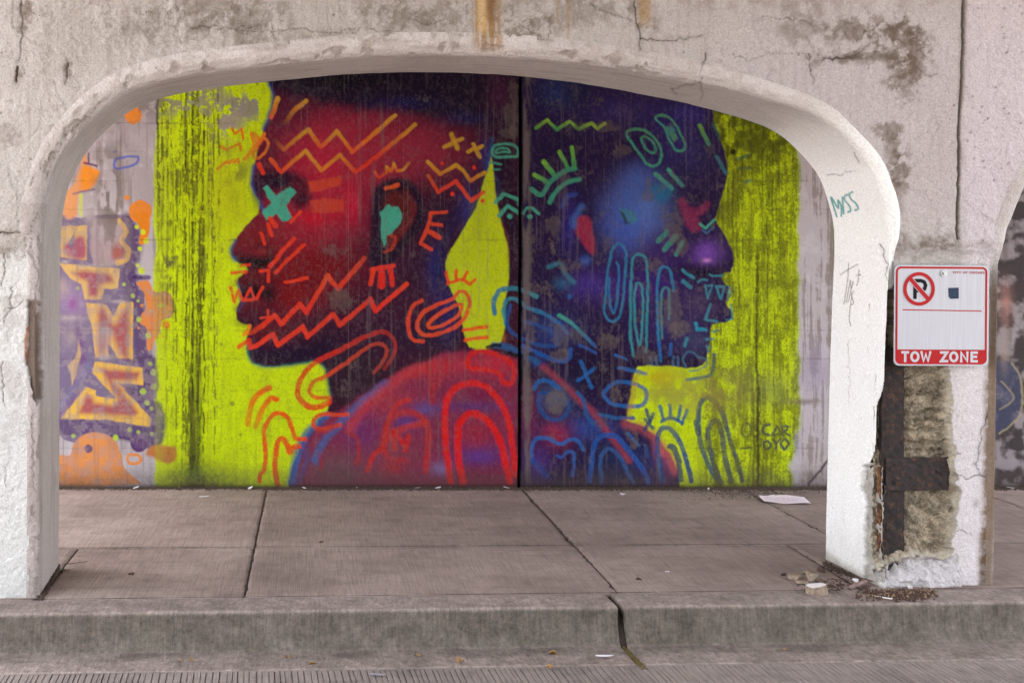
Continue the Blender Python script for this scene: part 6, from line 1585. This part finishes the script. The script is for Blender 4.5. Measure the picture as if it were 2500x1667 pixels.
# feathers and leaves
def feather(L, seed):
    r = random.Random(seed); n = 9; V, F = [], []
    for k in range(n):
        t = k / (n - 1); w = L * .16 * math.sin(math.pi * min(1, t * .9 + .12)) ** .7; x = (t - .5) * L; bend = .12 * L * (t - .5) ** 2
        for s_ in (-1, 0, 1): V.append((x + (-.04 * L if s_ else 0), s_ * w + bend, .003 + .18 * L * (t * .5) ** 2 + (.012 * L if s_ == 0 else 0)))
    for k in range(n - 1):
        for j in (0, 1): F.append((k * 3 + j, k * 3 + 3 + j, k * 3 + 4 + j, k * 3 + 1 + j))
    return fast_mesh('feather', V, F)
fe_m = flat_mat('feather_white', (222, 218, 222), .7, var=.1, sc=80); fg_m = flat_mat('feather_grey', (136, 132, 140), .7, var=.2, sc=80)
fmesh = [feather(.058, 1), feather(.040, 2)]
r = random.Random(8)
ORD = 'first second third fourth fifth sixth seventh eighth ninth tenth eleventh twelfth thirteenth fourteenth fifteenth sixteenth'.split()
FP = ((335, 1187), (440, 1188), (612, 1190), (1020, 1192), (1066, 1189), (870, 1190), (1235, 1190), (742, 1191), (1852, 1178), (1730, 1195), (2448, 1187), (1100, 1193))
rank = [sorted(q[0] for q in FP).index(p_[0]) for p_ in FP]
for k, (x, y) in enumerate(FP):
    o = link('feather', fmesh[k % 2], fe_m, None, 'small white feather in the dirt at the wall foot, %s from the left' % ORD[rank[k]], 'feather', 'feathers along the wall foot'); p = gnd(x, y); o.location = (p.x, min(p.y, WALL_Y - .05), .006); o.rotation_euler = (r.uniform(-.3, .3), r.uniform(-.3, .2), r.uniform(-3, 3))
for x, y, lb, z, mt, rz in ((925, 1650, 'grey feather lying at the edge of the grooved road', -.18, fg_m, -.3), (1478, 1604, 'pale feather in the gutter just left of the kerb joint', -.172, fe_m, -.12), (1883, 1212, 'white feather at the near left corner of the paper slip', 0, fe_m, .6), (500, 1214, 'white feather lying out on the far left slab', 0, fe_m, .2)):
    o = link('feather', feather(.085, int(x)), mt, None, lb, 'feather'); o.location = gnd(x, y, z) + Vector((0, 0, .004)); o.rotation_euler = (0, 0, rz)


def leaf(L, seed):
    r = random.Random(seed); V, F = [(0, 0, .004)], []; n = 10
    for k in range(n):
        q = 2 * math.pi * k / n; rr_ = L / 2 * (1 if k % 2 else .6) * r.uniform(.8, 1.1)
        V.append((rr_ * math.cos(q), .6 * rr_ * math.sin(q), r.uniform(0, .018)))
    for k in range(n): F.append((0, 1 + k, 1 + (k + 1) % n))
    return fast_mesh('dry_leaf', V, F)
leaf_m = flat_mat('dry_leaf', (150, 112, 62), .8, var=.3, sc=60)
for x, y, L, lb in ((466, 1615, .045, 'curled tan leaf in the gutter at the left'), (763, 1624, .05, 'folded tan leaf standing in the gutter near the left middle'), (1020, 1603, .05, 'brown leaf at the foot of the kerb, middle of the left length'), (1123, 1617, .07, 'broad tan leaf lying flat in the gutter left of the kerb joint'), (1350, 1597, .06, 'brown leaf at the kerb foot nearest the joint'), (1340, 1633, .05, 'tan leaf by the road edge left of the joint'), (700, 1607, .05, 'thin brown leaf scrap at the kerb foot, left part'), (1915, 1590, .03, 'tiny tan leaf bit in the gutter at the right'), (438, 1619, .03, 'small tan leaf bit beside the curled leaf')):
    o = link('dry_leaf', leaf(L, int(x)), leaf_m, None, lb, 'leaf', 'dry leaves in the gutter'); o.location = gnd(x, y, -.176) + Vector((0, 0, .003)); o.rotation_euler = (0, 0, x)
for x, y, lb in ((1560, 1417, 'brown dead leaf on the near slab right of the joint'), (785, 1326, 'dark leaf crumb on the slab joint line'), (321, 1405, 'dark brown leaf crumb on the left near slab')):
    o = link('dry_leaf', leaf(.04, int(x)), flat_mat('dead_leaf', (84, 58, 42), .9, var=.3), None, lb, 'leaf'); o.location = gnd(x, y) + Vector((0, 0, .002))
# twig by the left jamb
bm = bmesh.new(); bmesh.ops.create_cone(bm, cap_ends=True, segments=6, radius1=.003, radius2=.0015, depth=.13, matrix=Matrix.Rotation(math.radians(90), 4, 'Y'))
o = link('twig', bm_mesh('twig', bm), flat_mat('twig', (80, 64, 52), .9), None, 'thin dark twig lying at the foot of the left jamb', 'twig'); o.location = gnd(186, 1376) + Vector((0, 0, .006)); o.rotation_euler = (0, 0, math.radians(28))
